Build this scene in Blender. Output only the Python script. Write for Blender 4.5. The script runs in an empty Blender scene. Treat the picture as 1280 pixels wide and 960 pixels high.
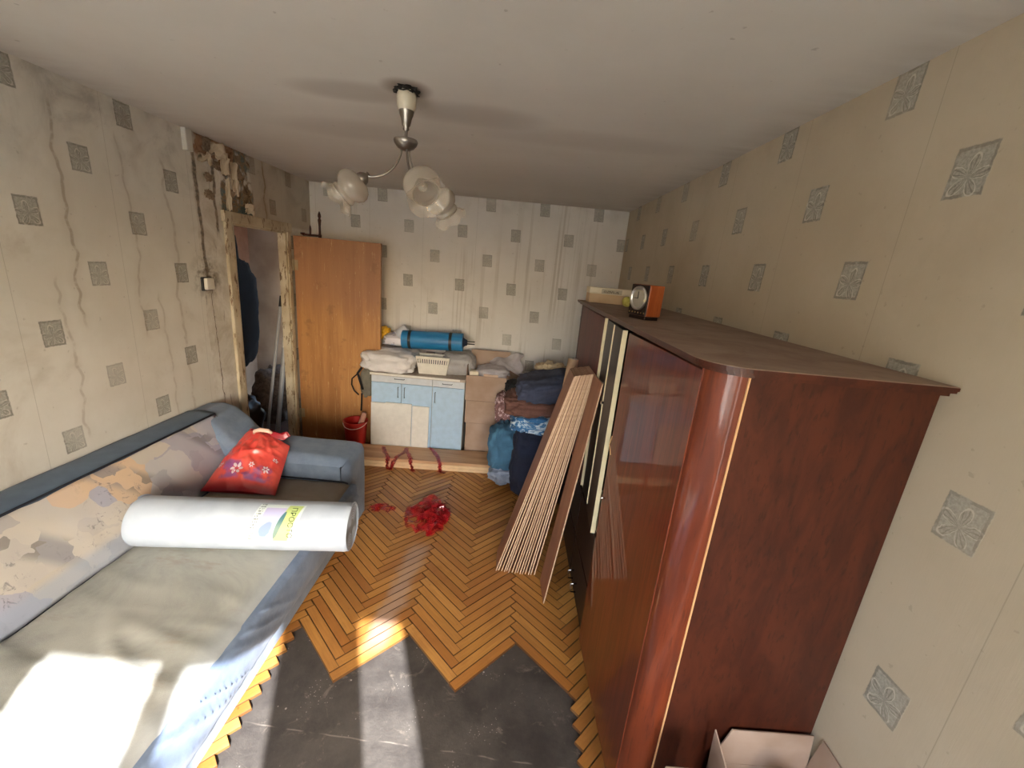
import bpy, bmesh, math, random
from mathutils import Vector, Matrix, noise as mn
random.seed(7)
SC = bpy.context.scene
COL = SC.collection
PI = math.pi

# ------------------------------------------------------------------ camera
FPX = 518.84
cam_data = bpy.data.cameras.new('camera'); cam_data.sensor_width = 36.0
cam_data.lens = FPX / 1280.0 * 36.0; cam_data.clip_start = 0.02; cam_data.clip_end = 300
cam = bpy.data.objects.new('camera', cam_data); COL.objects.link(cam)
rt = Vector((0.99592713, 0.00962804, 0.08964624)); up = Vector((-0.08897267, 0.26589738, 0.95988669)); fw = Vector((0.01459488, 0.96395326, -0.26567104))
cam.matrix_world = Matrix(((rt.x, up.x, -fw.x, 0), (rt.y, up.y, -fw.y, 0), (rt.z, up.z, -fw.z, 1.8614), (0, 0, 0, 1)))
SC.camera = cam

# ------------------------------------------------------------------ light and exposure
SC.view_settings.view_transform = 'Standard'; SC.view_settings.look = 'None'
SC.view_settings.gamma = 1.0; SC.view_settings.use_curve_mapping = False
SC.view_settings.exposure = 0.10
world = bpy.data.worlds.new('sky'); SC.world = world; world.use_nodes = True
wn = world.node_tree.nodes; wl = world.node_tree.links
bg = wn['Background']
sky = wn.new('ShaderNodeTexSky'); sky.sky_type = 'NISHITA'; sky.sun_disc = False
sky.sun_elevation = math.radians(31); sky.sun_rotation = math.radians(158); sky.air_density = 1.0; sky.dust_density = 2.5; sky.ozone_density = 1.0
wl.new(sky.outputs[0], bg.inputs[0]); bg.inputs[1].default_value = 2.7
sun = bpy.data.lights.new('sun', 'SUN'); sun.energy = 36.0; sun.angle = math.radians(0.6); sun.color = (0.98, 0.98, 1.0)
sun_o = bpy.data.objects.new('sun', sun); COL.objects.link(sun_o)
sd = Vector((-0.40, 1.0, -0.60 * 1.077)).normalized()
sun_o.rotation_euler = sd.to_track_quat('-Z', 'Y').to_euler(); sun_o.location = (2, -5, 5)
def portal(x0, x1, z0, z1):
    l = bpy.data.lights.new('window_daylight', 'AREA'); l.shape = 'RECTANGLE'; l.size = x1 - x0; l.size_y = z1 - z0
    l.cycles.is_portal = True
    o = bpy.data.objects.new('window_daylight', l); COL.objects.link(o)
    o.location = ((x0 + x1) / 2, -1.475, (z0 + z1) / 2); o.rotation_euler = (PI / 2, 0, 0)   # faces +y, into the room
SC.cycles.max_bounces = 14; SC.cycles.diffuse_bounces = 9; SC.cycles.glossy_bounces = 4
SC.cycles.transparent_max_bounces = 10; SC.cycles.sample_clamp_indirect = 6.0
SC.cycles.caustics_reflective = False; SC.cycles.caustics_refractive = False

# ------------------------------------------------------------------ material helpers
def lin(r, g, b):
    f = lambda c: (c / 255 / 12.92) if c / 255 <= 0.04045 else ((c / 255 + 0.055) / 1.055) ** 2.4
    return (f(r), f(g), f(b), 1)

class S:
    def __init__(s, nt, k): s.nt, s.k = nt, k
    def op(s, o, *a):
        n = s.nt.nodes.new('ShaderNodeMath'); n.operation = o
        for i, x in enumerate((s,) + a):
            if isinstance(x, S): s.nt.links.new(x.k, n.inputs[i])
            else: n.inputs[i].default_value = x
        return S(s.nt, n.outputs[0])
    def __add__(s, o): return s.op('ADD', o)
    __radd__ = __add__
    def __sub__(s, o): return s.op('SUBTRACT', o)
    def __rsub__(s, o): return (s * -1.0) + o
    def __mul__(s, o): return s.op('MULTIPLY', o)
    __rmul__ = __mul__
    def __truediv__(s, o): return s.op('DIVIDE', o)
    def abs(s): return s.op('ABSOLUTE')
    def round(s): return s.op('ROUND')
    def fract(s): return s.op('FRACT')
    def floor(s): return s.op('FLOOR')
    def sin(s): return s.op('SINE')
    def cos(s): return s.op('COSINE')
    def lt(s, o): return s.op('LESS_THAN', o)
    def gt(s, o): return s.op('GREATER_THAN', o)
    def min(s, o): return s.op('MINIMUM', o)
    def max(s, o): return s.op('MAXIMUM', o)
    def pow(s, o): return s.op('POWER', o)
    def sm(s, a, b, lo=0.0, hi=1.0):
        n = s.nt.nodes.new('ShaderNodeMapRange'); n.interpolation_type = 'SMOOTHSTEP'
        s.nt.links.new(s.k, n.inputs[0])
        n.inputs[1].default_value = a; n.inputs[2].default_value = b; n.inputs[3].default_value = lo; n.inputs[4].default_value = hi
        if a > b:
            n.inputs[1].default_value = b; n.inputs[2].default_value = a; n.inputs[3].default_value = hi; n.inputs[4].default_value = lo
        return S(s.nt, n.outputs[0])
    def band(s, a, b, e): return s.sm(a - e, a) * s.sm(b + e, b)

class Mat:
    def __init__(s, name, rough=0.6, base=None, metal=0.0, **kw):
        s.m = bpy.data.materials.new(name); s.m.use_nodes = True; s.nt = s.m.node_tree
        s.b = s.nt.nodes['Principled BSDF']; s.b.inputs['Roughness'].default_value = rough; s.b.inputs['Metallic'].default_value = metal
        if base: s.b.inputs['Base Color'].default_value = base
        for k, v in kw.items(): s.b.inputs[k.replace('_', ' ')].default_value = v
        s._c = {}
    def coord(s, kind='Object', scale=None):
        if kind not in s._c:
            n = s.nt.nodes.new('ShaderNodeTexCoord'); s._c[kind] = n.outputs[kind]
        if scale is None: return s._c[kind]
        n = s.nt.nodes.new('ShaderNodeMapping'); s.nt.links.new(s._c[kind], n.inputs[0]); n.inputs['Scale'].default_value = scale
        return n.outputs[0]
    def xyz(s, kind='Object'):
        n = s.nt.nodes.new('ShaderNodeSeparateXYZ'); s.nt.links.new(s.coord(kind), n.inputs[0])
        return [S(s.nt, n.outputs[i]) for i in range(3)]
    def vec(s, x, y, z=0.0):
        n = s.nt.nodes.new('ShaderNodeCombineXYZ')
        for i, v in enumerate((x, y, z)):
            if isinstance(v, S): s.nt.links.new(v.k, n.inputs[i])
            else: n.inputs[i].default_value = v
        return n.outputs[0]
    def noise(s, scale=5, detail=3, rough=0.5, vec=None, dist=0.0, color=False):
        n = s.nt.nodes.new('ShaderNodeTexNoise'); s.nt.links.new(vec or s.coord(), n.inputs['Vector'])
        n.inputs['Scale'].default_value = scale; n.inputs['Detail'].default_value = detail; n.inputs['Roughness'].default_value = rough
        n.inputs['Distortion'].default_value = dist
        return n.outputs['Color'] if color else S(s.nt, n.outputs[0])
    def voro(s, scale, vec=None, feature='F1', metric='EUCLIDEAN', rnd=1.0, out='Distance'):
        n = s.nt.nodes.new('ShaderNodeTexVoronoi'); n.feature = feature
        if feature == 'F1': n.distance = metric
        s.nt.links.new(vec or s.coord(), n.inputs['Vector']); n.inputs['Scale'].default_value = scale; n.inputs['Randomness'].default_value = rnd
        return n.outputs[out] if out == 'Color' else S(s.nt, n.outputs[out])
    def rand(s):
        n = s.nt.nodes.new('ShaderNodeObjectInfo'); return S(s.nt, n.outputs['Random'])
    def mix(s, f, a, b, mode='MIX'):
        n = s.nt.nodes.new('ShaderNodeMix'); n.data_type = 'RGBA'; n.blend_type = mode
        if isinstance(f, S): s.nt.links.new(f.k, n.inputs[0])
        else: n.inputs[0].default_value = f
        for i, c in ((6, a), (7, b)):
            if isinstance(c, S): s.nt.links.new(c.k, n.inputs[i])
            elif isinstance(c, (tuple, list)): n.inputs[i].default_value = c
            else: s.nt.links.new(c, n.inputs[i])
        return n.outputs[2]
    def ramp(s, f, stops, interp='LINEAR'):
        n = s.nt.nodes.new('ShaderNodeValToRGB'); s.nt.links.new(f.k, n.inputs[0]); cr = n.color_ramp; cr.interpolation = interp
        while len(cr.elements) < len(stops): cr.elements.new(0.5)
        for e, (p, c) in zip(cr.elements, stops): e.position = p; e.color = c
        return n.outputs[0]
    def base(s, c): s.nt.links.new(c, s.b.inputs['Base Color']); return s
    def rough(s, f): s.nt.links.new(f.k, s.b.inputs['Roughness']); return s
    def bump(s, f, strength=0.3, dist=0.01):
        n = s.nt.nodes.new('ShaderNodeBump'); n.inputs['Strength'].default_value = strength; n.inputs['Distance'].default_value = dist
        s.nt.links.new(f.k, n.inputs['Height']); s.nt.links.new(n.outputs[0], s.b.inputs['Normal']); return s

def fabric(name, c1, c2, scale=12, weave=350, rough=0.95, bump=0.25, sheen=0.0):
    m = Mat(name, rough); m.b.inputs['Sheen Weight'].default_value = sheen
    n = m.noise(scale, 5, 0.65); w = m.noise(weave, 2, 0.7)
    m.base(m.mix(w * 0.35 + n.sm(0.3, 0.7) * 0.65, c1, c2)); m.bump(w, bump, 0.003); return m.m

def plastic(name, c, rough=0.35, bump=0.0, scale=20, **kw):
    m = Mat(name, rough, c, **kw)
    n = m.noise(scale, 3, 0.6); m.base(m.mix(n.sm(0.2, 0.8), [x * 0.88 for x in c[:3]] + [1], c))
    if bump: m.bump(n, bump, 0.01)
    return m.m

def metal(name, c, rough=0.3):
    m = Mat(name, rough, c, 1.0); n = m.noise(60, 3, 0.6); m.rough(n * 0.25 + (rough - 0.1)); return m.m

# ------------------------------------------------------------------ mesh helpers
class B:
    def __init__(s): s.bm = bmesh.new()
    def _ins(s, src, mat=None):
        me = bpy.data.meshes.new('t'); src.to_mesh(me); src.free()
        if mat is not None: me.transform(mat)
        s.bm.from_mesh(me); bpy.data.meshes.remove(me); return s
    def box(s, lo, hi, bev=0.0, seg=2, mat=None):
        b = bmesh.new(); bmesh.ops.create_cube(b, size=1.0)
        lo, hi = Vector(lo), Vector(hi); d = hi - lo; c = (hi + lo) / 2
        for v in b.verts: v.co = Vector((v.co.x * d.x + c.x, v.co.y * d.y + c.y, v.co.z * d.z + c.z))
        if bev: bmesh.ops.bevel(b, geom=b.edges[:], offset=bev, segments=seg, affect='EDGES', profile=0.5)
        return s._ins(b, mat)
    def tube(s, pts, r, seg=10, cap=True, closed=False):
        pts = [Vector(p) for p in pts]; n = len(pts); rs = r if isinstance(r, (list, tuple)) else [r] * n
        b = s.bm; rings = []; prev = None
        for i, p in enumerate(pts):
            if closed: t = pts[(i + 1) % n] - pts[i - 1]
            else: t = pts[min(i + 1, n - 1)] - pts[max(i - 1, 0)]
            t.normalize()
            if prev is None:
                a = Vector((0, 0, 1)) if abs(t.z) < 0.9 else Vector((1, 0, 0)); x = t.cross(a).normalized()
            else: x = (prev - t * prev.dot(t)).normalized()
            prev = x; y = t.cross(x)
            rings.append([b.verts.new(p + (x * math.cos(2 * PI * k / seg) + y * math.sin(2 * PI * k / seg)) * rs[i]) for k in range(seg)])
        m = n if closed else n - 1
        for i in range(m):
            A, C = rings[i], rings[(i + 1) % n]
            for k in range(seg): b.faces.new((A[k], A[(k + 1) % seg], C[(k + 1) % seg], C[k]))
        if cap and not closed:
            b.faces.new(rings[0][::-1]); b.faces.new(rings[-1])
        return s
    def lathe(s, prof, seg=32, mat=None, rfun=None, cap=False):
        b = bmesh.new(); rings = []
        for j, (r, z) in enumerate(prof):
            ring = []
            for k in range(seg):
                a = 2 * PI * k / seg; rr, zz = (r, z) if rfun is None else rfun(r, z, a, j)
                ring.append(b.verts.new((max(rr, 1e-4) * math.cos(a), max(rr, 1e-4) * math.sin(a), zz)))
            rings.append(ring)
        for j in range(len(rings) - 1):
            for k in range(seg): b.faces.new((rings[j][k], rings[j][(k + 1) % seg], rings[j + 1][(k + 1) % seg], rings[j + 1][k]))
        if cap: b.faces.new(rings[0][::-1]); b.faces.new(rings[-1])
        return s._ins(b, mat)
    def grid(s, fn, nu, nv, uv=False):
        b = s.bm; V = [[b.verts.new(fn(i / nu, j / nv)) for j in range(nv + 1)] for i in range(nu + 1)]
        ul = b.loops.layers.uv.verify() if uv else None
        for i in range(nu):
            for j in range(nv):
                f = b.faces.new((V[i][j], V[i + 1][j], V[i + 1][j + 1], V[i][j + 1]))
                if uv:
                    for l, (a, c) in zip(f.loops, ((i, j), (i + 1, j), (i + 1, j + 1), (i, j + 1))): l[ul].uv = (a / nu, c / nv)
        return s
    def poly(s, pts, h=None):
        """flat polygon, extruded by vector h if given"""
        b = bmesh.new(); f = b.faces.new([b.verts.new(p) for p in pts])
        if h is not None:
            r = bmesh.ops.extrude_face_region(b, geom=[f])
            for v in r['geom']:
                if isinstance(v, bmesh.types.BMVert): v.co += Vector(h)
            bmesh.ops.recalc_face_normals(b, faces=b.faces)
        return s._ins(b)
    def blob(s, c, sz, seed=0, amp=0.12, freq=2.5, power=0.6, flat=True, nu=40, nv=24, ridge=0.5, mat=None):
        """cushion / heap of cloth: superellipsoid with folds"""
        b = bmesh.new(); so = Vector((seed * 7.3, seed * 3.1, seed * 1.7))
        sg = lambda x, p: math.copysign(abs(x) ** p, x)
        def P(u, v):
            a = 2 * PI * u; e = PI * (v - 0.5)
            d = Vector((sg(math.cos(e), power) * sg(math.cos(a), power), sg(math.cos(e), power) * sg(math.sin(a), power), sg(math.sin(e), max(power, 0.7))))
            q = d * freq + so
            n1 = mn.noise(q); n2 = 1 - 2 * abs(mn.noise(q * 1.9 + Vector((5, 5, 5)))); n3 = mn.noise(q * 5)
            k = 1 + amp * (n1 * 1.2 + ridge * (n2 - 0.6) + 0.3 * n3)
            r = Vector((d.x * sz[0] / 2 * k, d.y * sz[1] / 2 * k, d.z * sz[2] / 2 * k))
            if flat: r.z = max(r.z, -sz[2] / 2 * 0.8)
            return r
        rings = [[b.verts.new(P(i / nu, j / nv)) for i in range(nu)] for j in range(1, nv)]
        lo = b.verts.new(P(0, 0)); hi = b.verts.new(P(0, 1))
        for j in range(len(rings) - 1):
            for i in range(nu): b.faces.new((rings[j][i], rings[j][(i + 1) % nu], rings[j + 1][(i + 1) % nu], rings[j + 1][i]))
        for i in range(nu):
            b.faces.new((lo, rings[0][(i + 1) % nu], rings[0][i])); b.faces.new((hi, rings[-1][i], rings[-1][(i + 1) % nu]))
        M = Matrix.Translation(Vector(c)) @ (mat or Matrix.Identity(4))
        return s._ins(b, M)
    def ribbon(s, pts, w, upv=(0, 0, 1), th=0.0):
        b = s.bm; pts = [Vector(p) for p in pts]; up_ = Vector(upv); prev = None
        for i, p in enumerate(pts):
            t = (pts[min(i + 1, len(pts) - 1)] - pts[max(i - 1, 0)]).normalized()
            x = t.cross(up_)
            if x.length < 1e-3: x = t.cross(Vector((1, 0, 0)))
            x.normalize()
            cur = (b.verts.new(p - x * w / 2), b.verts.new(p + x * w / 2))
            if prev: b.faces.new((prev[0], prev[1], cur[1], cur[0]))
            prev = cur
        return s

def ob(name, bm, mat, parent=None, smooth=False, label=None, cat=None, group=None, kind=None, solid=0.0, sub=0, angle=None):
    if isinstance(bm, B):
        me = bpy.data.meshes.new(name); bmesh.ops.recalc_face_normals(bm.bm, faces=bm.bm.faces); bm.bm.to_mesh(me); bm.bm.free()
    else: me = bm
    if mat: me.materials.append(mat)
    if smooth:
        me.polygons.foreach_set('use_smooth', [True] * len(me.polygons))
        if angle: me.set_sharp_from_angle(angle=math.radians(angle))
    o = bpy.data.objects.new(name, me); COL.objects.link(o)
    if solid:
        md = o.modifiers.new('solidify', 'SOLIDIFY'); md.thickness = solid; md.offset = 0
    if sub:
        md = o.modifiers.new('subsurf', 'SUBSURF'); md.levels = sub; md.render_levels = sub
    if parent is not None:
        o.parent = parent; o.matrix_parent_inverse = parent.matrix_world.inverted() if False else Matrix.Translation(-parent.location) if parent.type == 'EMPTY' else Matrix.Identity(4)
    if label: o['label'] = label
    if cat: o['category'] = cat
    if group: o['group'] = group
    if kind: o['kind'] = kind
    return o

def thing(name, loc, label, cat, group=None, kind=None):
    o = bpy.data.objects.new(name, None); COL.objects.link(o); o.location = loc; o.empty_display_size = 0.05
    if label: o['label'] = label
    if cat: o['category'] = cat
    if group: o['group'] = group
    if kind: o['kind'] = kind
    return o
def sub(name, bm, mat, parent, **kw):
    """sub-part: parent is a mesh part already in world coordinates"""
    return ob(name, bm, mat, parent, **kw)

# ------------------------------------------------------------------ room dimensions
XL, XR, YB, YF, H = -2.07, 1.056, 4.3676, -1.40, 2.50

# ------------------------------------------------------------------ wallpaper
PITCH, VP = 0.265, 0.2609
def wallpaper(name, axis, u0, z0, tone, left=False, streak=0.0, dirt=1.0, ink=0.85):
    m = Mat(name, 0.85); X, Y, Z = m.xyz(); U = X if axis == 'x' else Y
    wob = m.noise(9, 3, 0.6); wob2 = m.noise(60, 3, 0.7)
    # printed tiles
    a = (U - u0) / PITCH; ri = a.round(); du = (a - ri) * PITCH
    c = (Z - z0) / (-VP); rj = c.round(); dz = (c - rj) * (-VP)
    par = ((ri + rj) * 0.5).fract().abs().lt(0.25).max(((ri + rj) * 0.5).fract().abs().gt(0.75))
    du2 = du + (wob2 - 0.5) * 0.008 + dz * 0.04; dz2 = dz + (wob2 - 0.5) * 0.008
    d = (du2.abs() / 0.047).max(dz2.abs() / 0.058)
    tile = d.sm(1.04, 0.97) * par
    edge = d.band(0.88, 0.99, 0.03) * m.noise(30, 2).sm(0.35, 0.5)
    # flower: five veined petals from a point low in the tile
    px = du2; pz = dz2 + 0.012
    ang = S(m.nt, m.nt.nodes.new('ShaderNodeMath').outputs[0]); an = ang.k.node; an.operation = 'ARCTAN2'
    m.nt.links.new(pz.k, an.inputs[0]); m.nt.links.new(px.k, an.inputs[1])
    rr = (px * px + pz * pz).pow(0.5)
    pet = ((ang * 2.5 + 0.4).sin().abs()) * 0.046 + 0.004
    inpet = (pet - rr).sm(-0.001, 0.003)
    outline = (pet - rr).abs().sm(0.004, 0.0012)
    vein = ((ang * 21.0 + rr * 60.0).sin()).sm(0.2, 0.9)
    gray = m.mix(m.noise(140, 2, 0.7).sm(0.3, 0.7), lin(136, 134, 126), lin(166, 163, 153))
    col = m.mix(inpet * vein * 0.75, gray, lin(98, 96, 88))
    col = m.mix(outline * 0.75, col, lin(205, 198, 184))
    col = m.mix(edge * 0.6, col, lin(86, 84, 76))
    faded = m.noise(2.3, 2).sm(0.35, 0.55, 0.65 * ink, ink)
    # paper
    t0, t1 = tone
    fine = m.noise(1, 4, 0.7, vec=m.coord('Object', (180, 180, 14)))
    paper = m.mix(m.noise(1.6, 5, 0.6).sm(0.3, 0.7) * 0.75 + fine * 0.2, t0, t1)
    if streak:
        st = m.noise(1, 2, 0.6, vec=m.coord('Object', (26, 26, 0.5))).sm(0.52, 0.66)
        zone = m.noise(1.1, 1).sm(0.4, 0.6)
        paper = m.mix(st * zone * streak, paper, lin(150, 136, 118))
    seam = (((U - u0 - 0.14) / 0.53).fract() - 0.5).abs().lt(0.0022)
    paper = m.mix(seam * 0.35, paper, lin(120, 110, 92))
    out = m.mix(tile * faded, paper, col)
    # soft damp clouds and grime near the ceiling
    cl = m.noise(2.2, 6, 0.65, dist=0.5).sm(0.52, 0.75)
    out = m.mix(cl * 0.35 * dirt, out, lin(150, 130, 105))
    out = m.mix(Z.sm(2.3, 2.5) * m.noise(5, 4).sm(0.4, 0.7) * 0.4 * dirt, out, lin(120, 104, 90))
    hgt = fine * 0.2 + tile * 0.3
    if left:
        wv = (m.noise(1.0, 3, 0.6, vec=m.vec(0.0, Y * 0.5, Z * 2.2)) - 0.5) * 0.24
        for y0, z_hi, z_lo, w, st in ((2.02, 2.35, 1.45, 0.011, 0.5), (1.62, 2.40, 1.7, 0.010, 0.4), (2.35, 2.3, 1.35, 0.009, 0.3), (2.62, 2.25, 0.8, 0.014, 0.3), (1.93, 1.6, 0.9, 0.010, 0.3), (2.48, 1.5, 0.8, 0.009, 0.25), (3.62, 2.46, 2.05, 0.012, 0.9)):
            dd = (Y - y0 + wv).abs()
            ln = dd.sm(w, w * 0.3) * Z.band(z_lo, z_hi, 0.06) * m.noise(14, 4, 0.7).sm(0.3, 0.55)
            out = m.mix(ln * st, out, lin(128, 104, 78))
            halo = dd.sm(w * 5, 0.0) * Z.band(z_lo, z_hi, 0.1)
            out = m.mix(halo * st * 0.28, out, lin(150, 132, 106))
        grey = m.noise(3.5, 6, 0.7, dist=0.8).sm(0.45, 0.7) * Z.sm(1.95, 2.45)
        out = m.mix(grey * 0.45, out, lin(128, 120, 112))
        # bare plaster pier next to the door
        e = (wob - 0.5) * 0.05
        pier = (Y + e).band(2.835, 3.30, 0.012)
        pl = m.mix(m.noise(4, 5, 0.7, dist=1.0).sm(0.3, 0.7), lin(222, 218, 210), lin(192, 184, 170))
        pl = m.mix(m.noise(1, 5, 0.75, vec=m.coord('Object', (8, 30, 4))).sm(0.60, 0.70) * 0.7, pl, lin(120, 110, 98))
        out = m.mix(pier, out, pl)
        for y0, zl, zh, w in ((2.850, 1.62, 2.40, 0.020), (3.01, 1.95, 2.34, 0.018), (2.875, 0.75, 1.55, 0.005)):
            cr = (Y - y0 + (wob - 0.5) * 0.06 + (Z - 2.4) * 0.03).abs().sm(w, w * 0.4) * Z.band(zl, zh, 0.05)
            out = m.mix(cr * 0.85, out, m.mix(m.noise(50, 3).sm(0.4, 0.6), lin(66, 54, 42), lin(130, 112, 90)))
        # old fabric-coloured layers and mould over the door
        mold = (Y + (wob - 0.5) * 0.10).band(3.08, 3.43, 0.02) * Z.sm(2.03, 2.06)
        mc = m.ramp(m.noise(9, 6, 0.7, dist=1.6), [(0.30, lin(40, 30, 22)), (0.42, lin(104, 84, 62)), (0.5, lin(150, 128, 100)), (0.57, lin(96, 108, 106)), (0.66, lin(120, 128, 124)), (0.75, lin(70, 60, 48))])
        out = m.mix(mold * m.noise(6, 4).sm(0.38, 0.46), out, mc)
        teal = (Y - 3.36).abs().sm(0.10, 0.06) * Z.band(2.04, 2.12, 0.015) * wob.sm(0.35, 0.45)
        out = m.mix(teal * 0.9, out, lin(62, 84, 84))
        brown = (Y + (wob - 0.5) * 0.12).band(2.88, 3.22, 0.02) * (Z + (wob - 0.5) * 0.1).sm(2.36, 2.40)
        bc = m.ramp(m.noise(11, 6, 0.7, dist=1.2), [(0.3, lin(60, 44, 32)), (0.45, lin(146, 108, 82)), (0.6, lin(178, 146, 118)), (0.75, lin(110, 88, 64))])
        out = m.mix(brown, out, bc)
        over = Y.sm(3.40, 3.46) * Z.sm(2.03, 2.06)
        out = m.mix(over * 0.45, out, lin(146, 126, 98))
        sw = ((Y - 2.87) * (Y - 2.87) + (Z - 1.62) * (Z - 1.62)).pow(0.5)
        out = m.mix(sw.sm(0.20, 0.03) * m.noise(16, 5, 0.7).sm(0.42, 0.62) * 0.8, out, lin(96, 82, 66))
        hgt = hgt + mold * m.noise(20, 4).sm(0, 1) * 4.0 + pier * m.noise(12, 5) * 1.5
    out = m.mix(m.noise(40, 2, 0.5).sm(0.70, 0.76) * 0.25, out, lin(120, 106, 88))
    m.base(out); m.bump(hgt, 0.35, 0.004)
    return m.m

M_back = wallpaper('wallpaper_back', 'x', -0.298, 2.441, (lin(232, 229, 226), lin(218, 214, 209)), streak=0.35, dirt=0.5, ink=0.72)
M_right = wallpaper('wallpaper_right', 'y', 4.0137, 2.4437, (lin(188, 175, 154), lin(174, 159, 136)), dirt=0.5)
M_left = wallpaper('wallpaper_left', 'y', 2.3888, 2.4376, (lin(224, 221, 213), lin(204, 198, 186)), left=True)

def plaster(name, c1, c2, ceil=False):
    m = Mat(name, 0.9); n = m.noise(1.3, 5, 0.6); n2 = m.noise(1, 3, 0.5, vec=m.coord('Object', (3, 14, 3)))
    out = m.mix(n.sm(0.3, 0.7) * 0.7 + n2 * 0.3, c1, c2)
    if ceil:
        X, Y, Z = m.xyz()
        for cx, cy, rx, ry, st in ((-0.72, 1.95, 0.30, 0.12, 0.32), (-0.25, 2.1, 0.35, 0.16, 0.30), (-0.9, 2.5, 0.5, 0.2, 0.2), (0.3, 2.3, 0.7, 0.16, 0.16), (-0.487, 1.86, 0.10, 0.10, 0.7), (0.2, 3.6, 1.4, 0.8, 0.12)):
            dd = (((X - cx) / rx).pow(2.0) + ((Y - cy) / ry).pow(2.0)) + (n - 0.5) * 1.0
            out = m.mix(dd.sm(1.2, 0.0) * st, out, lin(128, 108, 94))
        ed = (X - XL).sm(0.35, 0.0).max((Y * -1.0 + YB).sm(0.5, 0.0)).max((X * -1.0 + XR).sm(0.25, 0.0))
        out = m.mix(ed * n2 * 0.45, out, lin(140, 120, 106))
        out = m.mix(m.noise(30, 2).sm(0.72, 0.78) * 0.3, out, lin(120, 104, 92))
    m.base(out); m.bump(m.noise(25, 4, 0.6), 0.15, 0.004); return m.m
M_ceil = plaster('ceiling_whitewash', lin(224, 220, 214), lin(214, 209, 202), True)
M_plain = plaster('white_plaster', lin(205, 200, 190), lin(190, 184, 172))

# ------------------------------------------------------------------ shell
w = B(); w.box((XR, YF - 0.3, -0.1), (XR + 0.15, YB + 0.15, H + 0.1)); ob('wall_right', w, M_right, kind='structure')
w = B(); w.box((XL - 0.06, YB, -0.1), (XR, YB + 0.15, H + 0.1)); ob('wall_back', w, M_back, kind='structure')
DY0, DY1, DZ = 3.13, 3.91, 2.02
w = B(); w.box((XL - 0.06, YF - 0.3, -0.1), (XL, DY0, H + 0.1)); w.box((XL - 0.06, DY1, -0.1), (XL, YB, H + 0.1)); w.box((XL - 0.06, DY0, DZ), (XL, DY1, H + 0.1))
wall_left = ob('wall_left', w, M_left, kind='structure')
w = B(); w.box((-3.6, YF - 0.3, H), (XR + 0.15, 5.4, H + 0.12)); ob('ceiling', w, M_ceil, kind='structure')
# window wall behind the camera: three-light window and a balcony door
WIN = [(-1.50, -0.08, 0.85, 2.10), (-0.01, 0.24, 0.85, 2.10), (0.61, 0.85, 0.10, 2.10)]
w = B(); y0, y1 = YF - 0.07, YF
w.box((XL, y0, 2.10), (XR, y1, H + 0.1)); w.box((XL, y0, -0.1), (-1.56, y1, 2.10)); w.box((-1.56, y0, -0.1), (0.29, y1, 0.80))
w.box((0.29, y0, -0.1), (0.56, y1, 2.10)); w.box((1.01, y0, -0.1), (XR, y1, 2.10)); w.box((0.56, y0, -0.1), (1.01, y1, 0.05))
ob('wall_front', w, M_plain, kind='structure')
M_white = plastic('white_paint', lin(222, 218, 208), 0.4)
gm = bpy.data.materials.new('window_glass'); gm.use_nodes = True; nt = gm.node_tree; nt.nodes.clear()
o_ = nt.nodes.new('ShaderNodeOutputMaterial'); mx = nt.nodes.new('ShaderNodeMixShader'); tr = nt.nodes.new('ShaderNodeBsdfTransparent'); gl = nt.nodes.new('ShaderNodeBsdfGlossy'); gl.inputs['Roughness'].default_value = 0.02
def thin_fresnel(nt, k=0.55, lo=0.04):
    w_ = nt.nodes.new('ShaderNodeLayerWeight'); w_.inputs[0].default_value = 0.5; f = S(nt, w_.outputs['Facing']); return f.pow(4.0) * k + lo
frs = thin_fresnel(nt)
nt.links.new(frs.k, mx.inputs[0]); nt.links.new(tr.outputs[0], mx.inputs[1]); nt.links.new(gl.outputs[0], mx.inputs[2]); nt.links.new(mx.outputs[0], o_.inputs[0])
M_glass = gm
win = thing('window_1', (0, YF - 0.08, 0), 'white framed window above its sill, behind the camera', None, kind='structure')
fr_ = B(); FY0, FY1 = YF - 0.06, YF - 0.01
for a, b_ in ((-1.56, -1.50), (-0.08, -0.01), (0.24, 0.29)): fr_.box((a, FY0, 0.80), (b_, FY1, 2.10), 0.004)
fr_.box((-1.50, FY0, 0.80), (0.24, FY1, 0.85), 0.004)
ob('window_frame', fr_, M_white, win, kind='structure')
for a, b_, c_, d_ in WIN[:2]:
    g = B(); g.box((a, YF - 0.045, c_), (b_, YF - 0.040, d_)); ob('pane', g, M_glass, win, kind='structure')
g = B(); g.box((-1.56, YF, 0.775), (0.29, YF + 0.15, 0.80), 0.006); ob('window_sill', g, M_white, win, kind='structure')
bd = thing('door_2', (0.77, YF - 0.08, 0), 'white glazed balcony door behind the camera', None, kind='structure')
fr_ = B(); fr_.box((0.56, FY0, 0.05), (0.61, FY1, 2.10), 0.004); fr_.box((0.85, FY0, 0.05), (1.01, FY1, 2.10), 0.004); fr_.box((0.61, FY0, 0.05), (0.85, FY1, 0.10), 0.004)
ob('door_frame', fr_, M_white, bd, kind='structure')
g = B(); g.box((0.61, YF - 0.045, 0.10), (0.85, YF - 0.040, 2.10)); ob('pane', g, M_glass, bd, kind='structure')
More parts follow.
